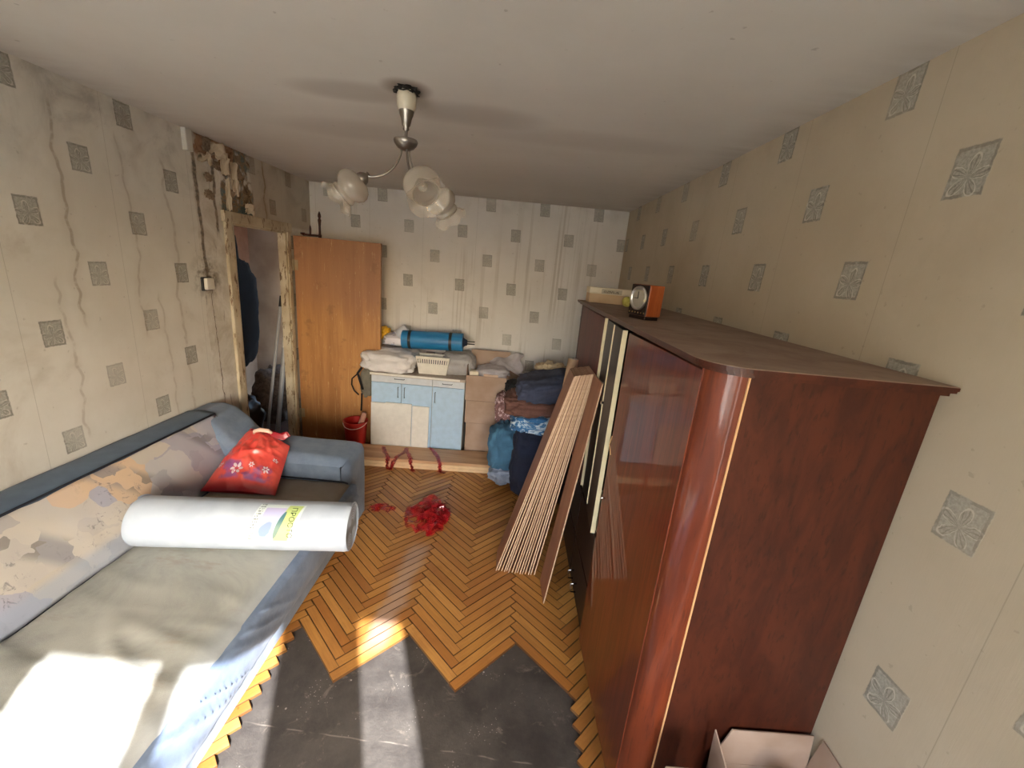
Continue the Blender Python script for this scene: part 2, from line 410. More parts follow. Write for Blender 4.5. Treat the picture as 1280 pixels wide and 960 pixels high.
# net curtain drawn over the left part of the window
mnet = bpy.data.materials.new('net_curtain'); mnet.use_nodes = True; nt = mnet.node_tree; nt.nodes.clear()
o_ = nt.nodes.new('ShaderNodeOutputMaterial'); mx = nt.nodes.new('ShaderNodeMixShader'); tl_ = nt.nodes.new('ShaderNodeBsdfTranslucent'); df_ = nt.nodes.new('ShaderNodeBsdfDiffuse'); tl_.inputs[0].default_value = (0.9, 0.9, 0.87, 1); df_.inputs[0].default_value = (0.85, 0.85, 0.82, 1)
mx.inputs[0].default_value = 0.62; nt.links.new(df_.outputs[0], mx.inputs[1]); nt.links.new(tl_.outputs[0], mx.inputs[2]); nt.links.new(mx.outputs[0], o_.inputs[0])
g = B(); g.grid(lambda u, v: Vector((-1.90 + 1.335 * u, YF + 0.17 + 0.02 * math.sin(u * 75), 0.70 + 1.65 * v)), 160, 4); ob('net_curtain', g, mnet, smooth=True, label='white net curtain drawn across the left part of the window', cat='curtain')
for p in WIN: portal(*p)
M_out = plaster('outdoor_ground', lin(120, 120, 104), lin(150, 146, 130))
g = B(); g.box((-60, -90, -8.2), (60, YF - 0.4, -8)); ob('ground_outside', g, M_out, kind='structure')

# ---- corridor beyond the door
mc = Mat('corridor_paper', 0.9); X, Y, Z = mc.xyz()
c0 = mc.mix(mc.noise(3, 5, 0.6).sm(0.3, 0.7), lin(184, 134, 106), lin(152, 104, 80))
c1 = mc.mix(mc.noise(4, 5).sm(0.3, 0.7), lin(186, 162, 142), lin(150, 126, 108))
mc.base(mc.mix((Z + (mc.noise(5, 3) - 0.5) * 0.5).sm(1.9, 1.3), c0, c1)); M_corr = mc.m
mw = Mat('corridor_end_paper', 0.9); mw.base(mw.mix(mw.noise(4, 5).sm(0.3, 0.7), lin(196, 180, 164), lin(170, 152, 136)))
w = B(); w.box((-3.15, 1.6, -0.1), (-3.0, 5.2, H)); w.box((-3.0, 1.6, -0.1), (XL - 0.06, 1.75, H)); ob('wall_corridor_side', w, M_corr, kind='structure')
w = B(); w.box((-3.0, 4.85, -0.1), (XL - 0.06, 5.0, H)); ob('wall_corridor_end', w, mw.m, kind='structure')
ml = Mat('corridor_linoleum', 0.5); ml.base(ml.mix(ml.noise(8, 4).sm(0.3, 0.7), lin(70, 46, 34), lin(98, 66, 46)))
w = B(); w.box((-3.15, 1.6, -0.1), (XL - 0.06, 5.0, -0.016)); ob('floor_corridor', w, ml.m, kind='structure')
bl = bpy.data.lights.new('corridor_fill', 'POINT'); bl.energy = 5; bl.color = (1.0, 0.78, 0.62); bl.shadow_soft_size = 0.06  # unseen fill light added to brighten the dim corridor
bo = bpy.data.objects.new('corridor_fill', bl); COL.objects.link(bo); bo.location = (-2.55, 2.5, 2.25)

# ---- floor: bare screed with herringbone parquet strips
ms = Mat('bitumen_screed', 0.75); ms.b.inputs['Specular IOR Level'].default_value = 0.3
n1 = ms.noise(3, 6, 0.7); sp = ms.voro(26); sp2 = ms.voro(70)
wv = ms.noise(5, 3)
c = ms.mix(n1.sm(0.3, 0.7), lin(54, 50, 48), lin(82, 77, 72))
c = ms.mix(ms.noise(9, 5, 0.7, dist=1).sm(0.58, 0.72) * 0.5, c, lin(128, 118, 106))
c = ms.mix((sp + (ms.noise(40, 3) - 0.5) * 0.3).sm(0.14, 0.06) * ms.noise(5, 3).sm(0.56, 0.64) * 0.7, c, lin(196, 190, 180))
c = ms.mix(sp2.sm(0.2, 0.1) * ms.noise(6, 2).sm(0.55, 0.65) * 0.45, c, lin(176, 168, 158))
X, Y, Z = ms.xyz()
for k, (ax, ay, cc) in enumerate(((0.06, 1.0, 1.20), (1.0, 0.35, -0.62), (0.9, -0.5, 0.1))):
    ln = (X * ax + Y * ay - cc + (wv - 0.5) * 0.03).abs().sm(0.004, 0.001)
    c = ms.mix(ln * ms.noise(12, 2).sm(0.4, 0.6) * 0.35, c, lin(160, 150, 138))
ms.base(c); ms.bump(ms.noise(60, 5, 0.7) + n1, 0.4, 0.005); ms.rough(n1.sm(0.3, 0.7, 0.55, 0.85))
w = B(); w.box((XL - 0.06, YF - 0.3, -0.15), (XR, YB, -0.014)); floor = ob('floor', w, ms.m, kind='structure')

LS_, WS_ = 0.392, 0.049
mp = Mat('oak_parquet', 0.35); mp.b.inputs['Coat Weight'].default_value = 0.25; mp.b.inputs['Coat Roughness'].default_value = 0.25
g = mp.noise(1, 5, 0.65, vec=mp.coord('Object', (5, 90, 30))); r = mp.rand()
dirt = None
cc = mp.ramp(r, [(0.0, lin(150, 100, 48)), (0.3, lin(178, 126, 62)), (0.6, lin(192, 140, 74)), (0.85, lin(166, 110, 52)), (1.0, lin(140, 90, 44))])
cc = mp.mix(g.sm(0.35, 0.7) * 0.45, cc, lin(130, 84, 42))
nw = mp.nt.nodes.new('ShaderNodeNewGeometry')
wn_ = mp.noise(2.4, 5, 0.65, vec=nw.outputs['Position'], dist=0.6)
cc = mp.mix(wn_.sm(0.5, 0.72) * 0.4, cc, lin(126, 76, 34))
spx = nw.outputs['Position']; sx = mp.nt.nodes.new('ShaderNodeSeparateXYZ'); mp.nt.links.new(spx, sx.inputs[0])
PX, PY = S(mp.nt, sx.outputs[0]), S(mp.nt, sx.outputs[1])
worn = (PX + 0.52 + (wn_ - 0.5) * 0.25 - (PY - 2.0) * 0.12).abs().sm(0.09, 0.02) * PY.band(1.7, 2.35, 0.15)
cc = mp.mix(worn * 0.6, cc, lin(172, 150, 136))
cc = mp.mix(mp.noise(45, 3, 0.6, vec=nw.outputs['Position']).sm(0.68, 0.75) * 0.6, cc, lin(90, 54, 26))
LX_, LY_, LZ_ = mp.xyz()
ed = (LY_.min(LY_ * -1.0 + (WS_ - 0.003))).min(LX_.min(LX_ * -1.0 + (LS_ - 0.0026)))
cc = mp.mix((ed + (g - 0.5) * 0.002).sm(0.0024, 0.0006) * 0.75, cc, lin(58, 32, 14))
mp.base(cc); mp.rough(wn_.sm(0.3, 0.7, 0.28, 0.5)); mp.bump(g, 0.1, 0.001)
M_parq = mp.m
LS, WS = 0.392, 0.049          # strip length and width
bmx = B(); bmx.box((0, 0, -0.014), (LS - 0.0026, WS - 0.0030, 0.0), 0.0010, 1)
strip_mesh = bpy.data.meshes.new('parquet_strip'); bmx.bm.to_mesh(strip_mesh); bmx.bm.free(); strip_mesh.materials.append(M_parq)
R2 = math.sqrt(0.5)
def w2(a, b): return (ORG[0] + (a - b) * R2, ORG[1] + (a + b) * R2)   # rotated frame -> world
ORG = (-0.106, 1.445)
strips = []; N = 8
for k in range(-9, 9):           # bands
    for i in range(-16, 60):
        oa, ob_ = k * N, -k * N
        strips.append((oa + i, ob_ + i, 0, i)); strips.append((oa + i + 1, ob_ + i + 1, 1, i))
keep = []
for a, b, v, i in strips:
    A, Bc = a * WS, b * WS
    if v: cs = [(A - WS, Bc), (A, Bc), (A - WS, Bc + LS), (A, Bc + LS)]
    else: cs = [(A, Bc), (A + LS, Bc), (A, Bc + WS), (A + LS, Bc + WS)]
    P = [w2(*q) for q in cs]
    mx_, my_ = sum(p[0] for p in P) / 4, sum(p[1] for p in P) / 4
    if min(p[0] for p in P) < XL + 0.002 or max(p[0] for p in P) > XR - 0.002 or max(p[1] for p in P) > YB or min(p[1] for p in P) < 0.3: continue
    if i < 0 and not (mx_ < -0.93 or mx_ > 0.47): continue
    keep.append((my_ + abs(mx_ + 0.35) * 0.6, mx_, my_, v, P[0] if not v else P[1], (A, Bc)))
vis = [s_ for s_ in keep if -1.35 < s_[1] < 0.66 and s_[2] < 3.65 and s_[2] > 0.85]
vis.sort(key=lambda s_: s_[2]); vis = vis[:300]; vs = set(id(s_) for s_ in vis)
def place(o, s_):
    A, Bc = s_[5]; x, y = w2(A, Bc)
    o.location = (x, y, random.uniform(-0.0006, 0.0006)); o.rotation_euler = (random.uniform(-0.0015, 0.0015), random.uniform(-0.001, 0.001), PI / 4 + (PI / 2 if s_[3] else 0))
for s_ in vis:
    o = bpy.data.objects.new('parquet_strip', strip_mesh); COL.objects.link(o); o.parent = floor; place(o, s_)
rest = B()
for s_ in keep:
    if id(s_) in vs: continue
    x, y = w2(*s_[5]); M = Matrix.Translation((x, y, 0)) @ Matrix.Rotation(PI / 4 + (PI / 2 if s_[3] else 0), 4, 'Z')
    rest.box((0, 0, -0.014), (LS - 0.0026, WS - 0.0030, 0.0), mat=M)
ob('parquet_strips', rest, M_parq, floor, kind='stuff')

# ------------------------------------------------------------------ door to the corridor
mdf = Mat('chipped_cream_paint', 0.6); n = mdf.noise(1, 6, 0.75, vec=mdf.coord('Object', (30, 30, 7)))
cc = mdf.mix(mdf.noise(5, 4).sm(0.3, 0.7), lin(206, 196, 172), lin(178, 162, 134)); cc = mdf.mix(n.sm(0.54, 0.60), cc, lin(120, 96, 72)); cc = mdf.mix(n.sm(0.64, 0.68), cc, lin(44, 32, 24))
mdf.base(cc); mdf.bump(n.sm(0.55, 0.62) * -1.0, 0.6, 0.003); M_case = mdf.m
door = thing('door_1', (XL, 3.52, 0), 'open brown veneered door in a chipped cream frame', None, kind='structure')
c = B(); c.box((XL - 0.06, 3.13, 0), (XL + 0.012, 3.175, 2.02), 0.004); c.box((XL - 0.06, 3.865, 0), (XL + 0.012, 3.91, 2.02), 0.004); c.box((XL - 0.06, 3.13, 1.985), (XL + 0.012, 3.91, 2.025), 0.004)
ob('door_frame', c, M_case, door, kind='structure')
for nm, lo, hi in (('door_casing', (XL - 0.001, 3.075, 0), (XL + 0.022, 3.15, 2.05)), ('door_casing', (XL - 0.001, 3.885, 0), (XL + 0.022, 3.945, 2.05)), ('door_casing', (XL - 0.001, 3.06, 2.0), (XL + 0.026, 3.96, 2.075))):
    c = B(); c.box(lo, hi, 0.006); ob(nm, c, M_case, door, kind='structure')
c = B(); c.box((XL - 0.06, 3.15, -0.014), (XL + 0.03, 3.9, 0.012), 0.004); mth = plastic('worn_threshold', lin(96, 62, 40), 0.6); ob('threshold', c, mth, door, kind='structure')
mv = Mat('orange_veneer', 0.42); v1 = mv.noise(1, 5, 0.6, vec=mv.coord('Object', (14, 14, 1.2))); v2 = mv.noise(1, 3, 0.6, vec=mv.coord('Object', (70, 70, 1.6)))
X, Y, Z = mv.xyz()
cc = mv.mix(v1.sm(0.3, 0.7), lin(184, 134, 82), lin(158, 108, 64)); cc = mv.mix(v2.sm(0.62, 0.72) * 0.5, cc, lin(206, 168, 118))
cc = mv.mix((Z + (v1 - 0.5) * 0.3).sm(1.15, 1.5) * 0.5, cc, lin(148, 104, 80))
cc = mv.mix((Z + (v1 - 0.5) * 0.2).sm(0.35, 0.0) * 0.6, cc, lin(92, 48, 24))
cc = mv.mix(mv.noise(1, 3, 0.7, vec=mv.coord('Object', (90, 90, 7))).sm(0.64, 0.69) * 0.6, cc, lin(214, 184, 136)); cc = mv.mix(mv.noise(6, 5, 0.7).sm(0.58, 0.66) * 0.35, cc, lin(120, 84, 56))
mv.base(cc); mv.bump(v2, 0.08, 0.002); M_veneer = mv.m
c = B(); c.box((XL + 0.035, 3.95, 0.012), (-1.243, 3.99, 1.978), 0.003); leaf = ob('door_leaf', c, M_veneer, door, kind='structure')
M_rust = plastic('painted_steel', lin(150, 132, 104), 0.5, metallic=0.0) if False else plastic('painted_steel', lin(160, 142, 112), 0.5)
for zz in (1.72, 0.28):
    c = B(); c.tube([(XL + 0.030, 3.942, zz - 0.05), (XL + 0.030, 3.942, zz + 0.05)], 0.009); c.box((XL + 0.03, 3.946, zz - 0.045), (XL + 0.07, 3.951, zz + 0.045)); ob('hinge', c, M_rust, door, kind='structure')

# peeling flaps and loose plaster on the pier beside the door
M_flap = plaster('torn_wallpaper', lin(204, 190, 166), lin(170, 150, 124)); M_brk = plaster('broken_plaster', lin(158, 138, 116), lin(104, 86, 68))
for (y, z, wd, ht, curl, s) in ((3.035, 2.44, 0.13, 0.09, 0.05, 1), (3.12, 2.38, 0.05, 0.14, 0.03, 2), (2.93, 2.37, 0.10, 0.05, 0.03, 3), (3.22, 2.30, 0.05, 0.22, 0.02, 4), (3.37, 2.12, 0.08, 0.07, 0.03, 5), (3.14, 2.18, 0.03, 0.2, 0.02, 6)):
    def fl(u, v, y=y, z=z, wd=wd, ht=ht, curl=curl, s=s):
        e = mn.noise(Vector((u * 4, v * 4, s * 9))) * 0.02
        return Vector((XL + 0.003 + curl * u ** 2 + abs(e) * 0.5, y + wd * (u - 0.5) * (1 - 0.3 * v) + e, z + ht * (v - 0.5) + e * 1.5))
    c = B(); c.grid(fl, 8, 8); ob('torn_wallpaper', c, M_flap, wall_left, smooth=True, solid=0.0015)
for k in range(9):
    y = random.choice((2.90, 2.97, 3.07, 3.14, 3.2, 3.28)) + random.uniform(-.02, .02); z = random.uniform(2.32, 2.49) if k < 5 else random.uniform(2.1, 2.3)
    c = B(); c.blob((XL + 0.004, y, z), (0.03, 0.06, 0.05), seed=k + 3, amp=0.5, power=0.8, flat=False, nu=14, nv=10); ob('broken_plaster', c, M_brk, wall_left)

# small fittings on the left wall
M_swt = plastic('white_plastic', lin(226, 222, 212), 0.35); M_blk = plastic('black_plastic', lin(22, 22, 24), 0.45)
t = thing('light_switch', (XL, 2.85, 1.58), 'small square white light switch on the stained pier beside the door frame', 'switch')
c = B(); c.box((XL, 2.803, 1.537), (XL + 0.012, 2.897, 1.627), 0.004); ob('back_plate', c, M_blk, t)
c = B(); c.box((XL + 0.010, 2.815, 1.545), (XL + 0.034, 2.892, 1.622), 0.008, 3); ob('rocker', c, M_swt, t, smooth=True, angle=40)
t = thing('cable_trunking', (XL, 2.80, 2.37), 'short white cable duct running up to the ceiling left of the doorway', 'duct')
c = B(); c.box((XL, 2.770, 2.375), (XL + 0.03, 2.822, 2.50), 0.004); ob('duct_cover', c, M_swt, t)

# ------------------------------------------------------------------ wardrobe
def lacquer(name, c1, c2, c3, rough=0.07, coat=1.0, scale=(6, 40, 2.0)):
    m = Mat(name, 0.45); m.b.inputs['Specular IOR Level'].default_value = 0.25; m.b.inputs['Coat Weight'].default_value = coat; m.b.inputs['Coat Roughness'].default_value = rough; m.b.inputs['Coat IOR'].default_value = 1.42
    n = m.noise(1, 5, 0.6, vec=m.coord('Object', scale), dist=0.8); n2 = m.noise(1, 3, 0.6, vec=m.coord('Object', tuple(5 * q for q in scale)))
    cc = m.mix(n.sm(0.35, 0.65), c1, c2); cc = m.mix(n2.sm(0.55, 0.7) * 0.55, cc, c3)
    m.base(cc); m.bump(m.noise(3, 2), 0.04, 0.01); return m.m
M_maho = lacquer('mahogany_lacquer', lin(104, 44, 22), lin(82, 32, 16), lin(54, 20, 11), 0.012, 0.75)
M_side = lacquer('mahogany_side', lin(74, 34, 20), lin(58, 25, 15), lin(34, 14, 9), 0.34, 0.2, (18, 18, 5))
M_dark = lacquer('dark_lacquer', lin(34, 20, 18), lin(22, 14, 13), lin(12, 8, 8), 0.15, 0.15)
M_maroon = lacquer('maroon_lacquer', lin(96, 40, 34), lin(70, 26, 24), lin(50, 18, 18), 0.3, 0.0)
M_pillar = lacquer('pillar_lacquer', lin(112, 50, 26), lin(88, 36, 19), lin(66, 26, 15), 0.10, 0.8, (20, 20, 2))
mt = Mat('dusty_top', 0.8); n = mt.noise(4, 5, 0.65, dist=0.4); mt.base(mt.mix(n.sm(0.3, 0.7), lin(150, 128, 112), lin(126, 100, 86))); mt.bump(mt.noise(80, 4), 0.1, 0.001); M_dust = mt.m
M_cream = plastic('cream_edge', lin(226, 214, 178), 0.5); M_inlay = plastic('pale_inlay', lin(214, 170, 120), 0.4); M_chrome = metal('chrome', (0.85, 0.85, 0.86, 1), 0.15)
WX, WY0, WY1, WZ, RC = 0.505, 0.97, 3.08, 1.668, 0.075
wd = thing('wardrobe', (0.78, 2.03, 0), 'tall polished mahogany wardrobe with a rounded corner along the right-hand wall', 'wardrobe')
c = B(); c.box((WX + RC, WY0, 0.04), (XR - 0.008, WY0 + 0.02, WZ)); ob('side_panel', c, M_side, wd)
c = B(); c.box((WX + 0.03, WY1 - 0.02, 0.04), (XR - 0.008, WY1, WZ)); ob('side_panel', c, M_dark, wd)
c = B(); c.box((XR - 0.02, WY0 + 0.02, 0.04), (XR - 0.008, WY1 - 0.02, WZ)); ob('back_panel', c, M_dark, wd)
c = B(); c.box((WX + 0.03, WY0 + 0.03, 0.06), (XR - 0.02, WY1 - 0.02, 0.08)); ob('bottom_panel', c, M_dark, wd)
c = B()
prof = [(WX + RC - RC * math.cos(a), WY0 + RC - RC * math.sin(a)) for a in [PI / 2 * k / 10 for k in range(11)]]
pts = [(x, y, 0.02) for x, y in prof] + [(WX + RC, WY0 + RC, 0.02)]
c.poly(pts, (0, 0, WZ - 0.02)); ob('corner_pillar', c, M_pillar, wd, smooth=True, angle=50)
for (x, y) in ((WX - 0.001, WY0 + RC + 0.002), (WX + RC + 0.002, WY0 - 0.001)):
    c = B(); c.box((x - 0.0025, y - 0.0025, 0.03), (x + 0.0025, y + 0.0025, WZ - 0.004), 0.001, 1); ob('inlay_strip', c, M_inlay if x > WX + 0.01 else M_pillar, wd)
# top board with rounded front corner and moulded edge
def top_outline(o, z):
    r_ = 0.11; x0, y0 = WX - o, WY0 - o
    p = [(XR - 0.003, y0, z)] + [(x0 + r_ - r_ * math.sin(a), y0 + r_ - r_ * math.cos(a), z) for a in [PI / 2 * k / 12 for k in range(13)]]
    return p + [(x0, WY1 + o, z), (XR - 0.003, WY1 + o, z)]
c = B(); c.poly(top_outline(0.034, 1.680), (0, 0, 0.0085)); ob('top_board', c, M_side, wd)
c = B(); c.poly(top_outline(0.032, 1.6886), (0, 0, 0.0014)); ob('dusty_top_face', c, M_dust, wd)
c = B(); c.poly(top_outline(0.030, 1.674), (0, 0, 0.0059)); c.poly(top_outline(0.016, 1.664), (0, 0, 0.0099)); ob('top_moulding', c, M_side, wd)
c = B(); c.box((WX + 0.02, WY0 + 0.05, 0.0), (XR - 0.03, WY1 - 0.03, 0.06)); ob('plinth', c, M_dark, wd)
def leafbox(y_h, y_f, z0_, z1_, open_, th=0.022):
    """door hinged at y_h with free edge at y_f swung out by open_ metres"""
    L = abs(y_f - y_h); sgn = 1 if y_f > y_h else -1; a = math.asin(open_ / L)
    M = Matrix.Translation((WX, y_h, 0)) @ Matrix.Rotation(a * sgn, 4, 'Z')
    c = B(); c.box((0, min(0, sgn * L), z0_), (th, max(0, sgn * L), z1_), 0.002, 1, mat=M); return c, M, L, sgn
c, M, L, sg_ = leafbox(1.052, 1.70, 0.085, 1.655, 0.020); dl = ob('door', c, M_maho, wd, label='large near door, mirror-polished red-brown lacquer')
c = B(); c.tube([M @ Vector((-0.002, L - 0.05, 0.92)), M @ Vector((-0.022, L - 0.05, 0.92))], [0.004, 0.007], 10); sub('key_knob', c, M_chrome, dl, smooth=True)
c = B(); c.tube([M @ Vector((-0.002, L - 0.006, 1.20)), M @ Vector((-0.012, L - 0.02, 1.165)), M @ Vector((-0.010, L - 0.05, 1.13))], 0.0022, 6); sub('wire_latch', c, M_inlay, dl)
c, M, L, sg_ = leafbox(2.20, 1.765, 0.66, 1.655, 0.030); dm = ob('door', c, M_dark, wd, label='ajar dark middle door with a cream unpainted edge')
c = B(); c.box((0.0005, -L - 0.0015, 0.66), (0.0215, -L + 0.003, 1.655), mat=M); sub('door_edge', c, M_cream, dm)
for dy in (-0.235, -0.22):
    c = B(); c.box((-0.003, dy - 0.0025, 0.70), (0.0005, dy + 0.0025, 1.652), mat=M); sub('inlay_strip', c, M_cream, dm)
c = B(); c.tube([M @ Vector((-0.001, -0.25, 1.27)), M @ Vector((-0.014, -0.25, 1.27))], [0.006, 0.009], 10); sub('knob', c, M_chrome, dm)
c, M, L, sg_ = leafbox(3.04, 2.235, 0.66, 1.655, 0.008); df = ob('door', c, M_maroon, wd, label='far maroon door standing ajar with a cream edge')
c = B(); c.box((0.0005, -L - 0.0015, 0.66), (0.0215, -L + 0.003, 1.655), mat=M); sub('door_edge', c, M_cream, df)
c = B(); c.box((WX + 0.01, 1.71, 0.635), (XR - 0.02, 3.06, 0.652), 0.002); ob('shelf', c, M_cream, wd)
c = B(); c.box((WX + 0.022, 1.715, 0.08), (XR - 0.02, 1.735, WZ)); ob('partition', c, M_dark, wd)
c = B(); c.box((WX + 0.022, 2.205, 0.08), (XR - 0.02, 2.225, WZ)); ob('partition', c, M_dark, wd)
c = B(); c.box((WX, 3.045, 0.06), (WX + 0.03, 3.08, WZ), 0.002); ob('stile', c, M_dark, wd)
for (ya, yb, za, zb, hs) in ((1.72, 2.20, 0.345, 0.63, ()), (1.72, 2.20, 0.085, 0.335, (1.992, 2.104)), (2.215, 3.04, 0.345, 0.63, ()), (2.215, 3.04, 0.085, 0.335, (2.6,))):
    c = B(); c.box((WX, ya, za), (WX + 0.02, yb, zb), 0.002, 1); d = ob('drawer', c, M_dark, wd)
    for hy in hs:
        hz = (za + zb) / 2 - 0.075
        c = B(); c.tube([(WX, hy, hz + 0.028), (WX - 0.032, hy, hz + 0.028), (WX - 0.032, hy, hz - 0.028), (WX, hy, hz - 0.028)], 0.005, 8); sub('handle', c, M_chrome, d, smooth=True)

# ---- things on the wardrobe
ZT = 1.690
mb = Mat('cream_carton', 0.75); X, Y, Z = mb.xyz()
cc = mb.mix(mb.noise(9, 4).sm(0.3, 0.7), lin(206, 180, 146), lin(190, 160, 126)); cc = mb.mix(Z.gt(ZT + 0.062), cc, lin(218, 208, 186))
cc = mb.mix(Z.band(ZT + 0.066, ZT + 0.097, 0.001) * X.band(0.60, 0.74, 0.001), cc, lin(172, 164, 146))
cc = mb.mix(Z.band(ZT + 0.072, ZT + 0.086, 0.001) * X.band(0.615, 0.72, 0.001) * mb.noise(1, 2, vec=mb.coord('Object', (220, 1, 60))).gt(0.5), cc, lin(80, 74, 66))
mb.base(cc)
t = thing('carton', (0.67, 2.98, ZT), 'long shallow cream carton with a printed label on the far end of the wardrobe', 'box')
c = B(); c.box((0.52, 2.93, ZT), (0.83, 3.06, ZT + 0.075), 0.002); ob('body', c, mb.m, t)
c = B(); c.box((0.517, 2.927, ZT + 0.0655), (0.833, 3.063, ZT + 0.104), 0.003); ob('lid', c, mb.m, t)
m = Mat('yellow_felt', 0.9); m.base(m.mix(m.noise(60, 4).sm(0.3, 0.7), lin(206, 200, 108), lin(180, 172, 84))); m.bump(m.noise(120, 3), 0.5, 0.003)
c = B(); c.blob((0.745, 2.78, ZT + 0.033), (0.066, 0.066, 0.066), power=1.0, amp=0.01, flat=False); ob('ball', c, m.m, smooth=True, label='small yellow ball on the wardrobe in front of the cream carton', cat='ball')
M_orange = lacquer('orange_wood', lin(160, 84, 42), lin(140, 68, 32), lin(112, 50, 24), 0.25, 0.5, (20, 20, 4))
M_brass = metal('brass', (0.75, 0.55, 0.28, 1), 0.35); M_silver = metal('brushed_silver', (0.62, 0.60, 0.58, 1), 0.35)
t = thing('table_clock', (0.60, 2.03, ZT), 'old cube-shaped orange wooden table clock with a round metal face', 'clock')
TC = Matrix.Translation((0.615, 1.985, ZT)) @ Matrix.Rotation(math.radians(24), 4, 'Z')
c = B(); c.box((-0.036, -0.055, 0.0), (0.044, 0.055, 0.016), 0.003, 2, TC); ob('base', c, M_dark, t)
c = B(); c.box((-0.034, -0.062, 0.016), (0.050, 0.062, 0.158), 0.005, 3, TC); ob('case', c, M_orange, t, smooth=True, angle=40)
c = B(); c.box((-0.0385, -0.060, 0.018), (-0.034, 0.060, 0.156), 0.001, 1, TC); fc = ob('front_panel', c, M_dark, t)
LM = TC @ Matrix.Translation((-0.038, 0, 0.095)) @ Matrix.Rotation(-PI / 2, 4, 'Y')
c = B(); c.lathe([(0.0, 0.002), (0.042, 0.002), (0.044, 0.006), (0.050, 0.012), (0.054, 0.008), (0.055, 0.0)], 32, LM); sub('bezel', c, M_silver, fc, smooth=True)
c = B(); c.lathe([(0.0, 0.006), (0.041, 0.0045)], 32, LM); sub('dial', c, plastic('grey_dial', lin(150, 142, 128), 0.4), fc)
c = B(); c.box((-0.002, -0.002, 0.007), (0.030, 0.002, 0.008), mat=LM); c.box((-0.0015, -0.002, 0.008), (0.0015, 0.024, 0.009), mat=LM); sub('hands', c, M_blk, fc)
for k in range(6):
    c = B(); c.blob(TC @ Vector((-0.040, -0.05 + k * 0.02, 0.03)), (0.006, 0.008, 0.008), amp=0, nu=10, nv=6, power=1, flat=False); sub('brass_stud', c, M_brass, fc)
c = B(); c.blob(TC @ Vector((-0.045, -0.048, 0.088)), (0.012, 0.014, 0.016), amp=0, nu=12, nv=8, power=1, flat=False); sub('knob', c, M_cream, fc)

# ------------------------------------------------------------------ laminate boards leaning on the wardrobe
ml_ = Mat('laminate_board', 0.55); X, Y, Z = ml_.xyz(); r = ml_.rand()
core = ml_.mix(ml_.noise(60, 4).sm(0.3, 0.7), lin(196, 168, 140), lin(172, 140, 112)); core = ml_.mix(r * 0.5, core, lin(222, 196, 170))
face = ml_.mix(ml_.noise(1, 4, 0.6, vec=ml_.coord('Object', (40, 12, 2))).sm(0.3, 0.7), lin(146, 100, 74), lin(122, 80, 58))
fm = X.abs().gt(0.00325); ml_.base(ml_.mix(fm, core, face)); M_lam = ml_.m
bx = B(); bx.box((-0.0035, 0, 0), (0.0035, 0.195, 1.36)); lam = bpy.data.meshes.new('laminate_board'); bx.bm.to_mesh(lam); bx.bm.free(); lam.materials.append(M_lam)
NB = 15
ORD = 'first second third fourth fifth sixth seventh eighth ninth tenth eleventh twelfth thirteenth fourteenth'.split()
for k in range(NB):
    f_ = k / (NB - 1); jit = random.uniform(-0.0045, 0.0045)
    x0 = 0.040 + 0.245 * f_ + jit; x1 = 0.378 + 0.104 * f_; yy = 2.245 + random.uniform(-0.006, 0.006); yt = yy + 0.01
    tz = math.asin((x1 - x0) / 1.36)
    o = bpy.data.objects.new('laminate_board', lam); COL.objects.link(o); o.location = (x0, yy - 0.02 * f_, 0.0005); o.rotation_euler = (0, tz, 0)
    o['category'] = 'board'; o['group'] = 'laminate boards stacked on end against the wardrobe'
    o['label'] = ('outermost brown laminate board of the leaning stack, beside the navy coat' if k == 0 else
        'last laminate board of the tight stack, nearest the wardrobe doors' if k == NB - 1 else
        ORD[k] + ' laminate board of the leaning stack counted from the navy coat')
o = bpy.data.objects.new('laminate_board', lam); COL.objects.link(o); o.location = (0.333, 2.00, 0.0005); o.rotation_euler = (0, math.asin(0.150 / 1.36), math.radians(2))
o['category'] = 'board'; o['label'] = 'single brown laminate board standing forward of the stack, next to the drawer handles'; o['group'] = 'laminate boards stacked on end against the wardrobe'
# roll standing behind the boards
t = thing('cardboard_tube', (0.43, 2.83, 0), 'cardboard tube standing on end in the corner behind the leaning boards', 'tube')
mk = Mat('kraft', 0.85); mk.base(mk.mix(mk.noise(14, 4).sm(0.3, 0.7), lin(196, 166, 136), lin(176, 146, 116))); M_kraft = mk.m
c = B(); c.tube([(0.35, 2.80, 0.0), (0.452, 2.83, 1.30)], 0.034, 20, cap=False); ob('wall', c, M_kraft, t, smooth=True, solid=0.006)
c = B(); c.lathe([(0.0, 0), (0.031, 0.0), (0.031, 0.01), (0.012, 0.014)], 20, Matrix.Translation((0.4515, 2.83, 1.292)) @ Matrix.Rotation(0.08, 4, 'Y')); ob('end_cap', c, plastic('grey_cap', lin(168, 160, 148), 0.6), t, smooth=True)

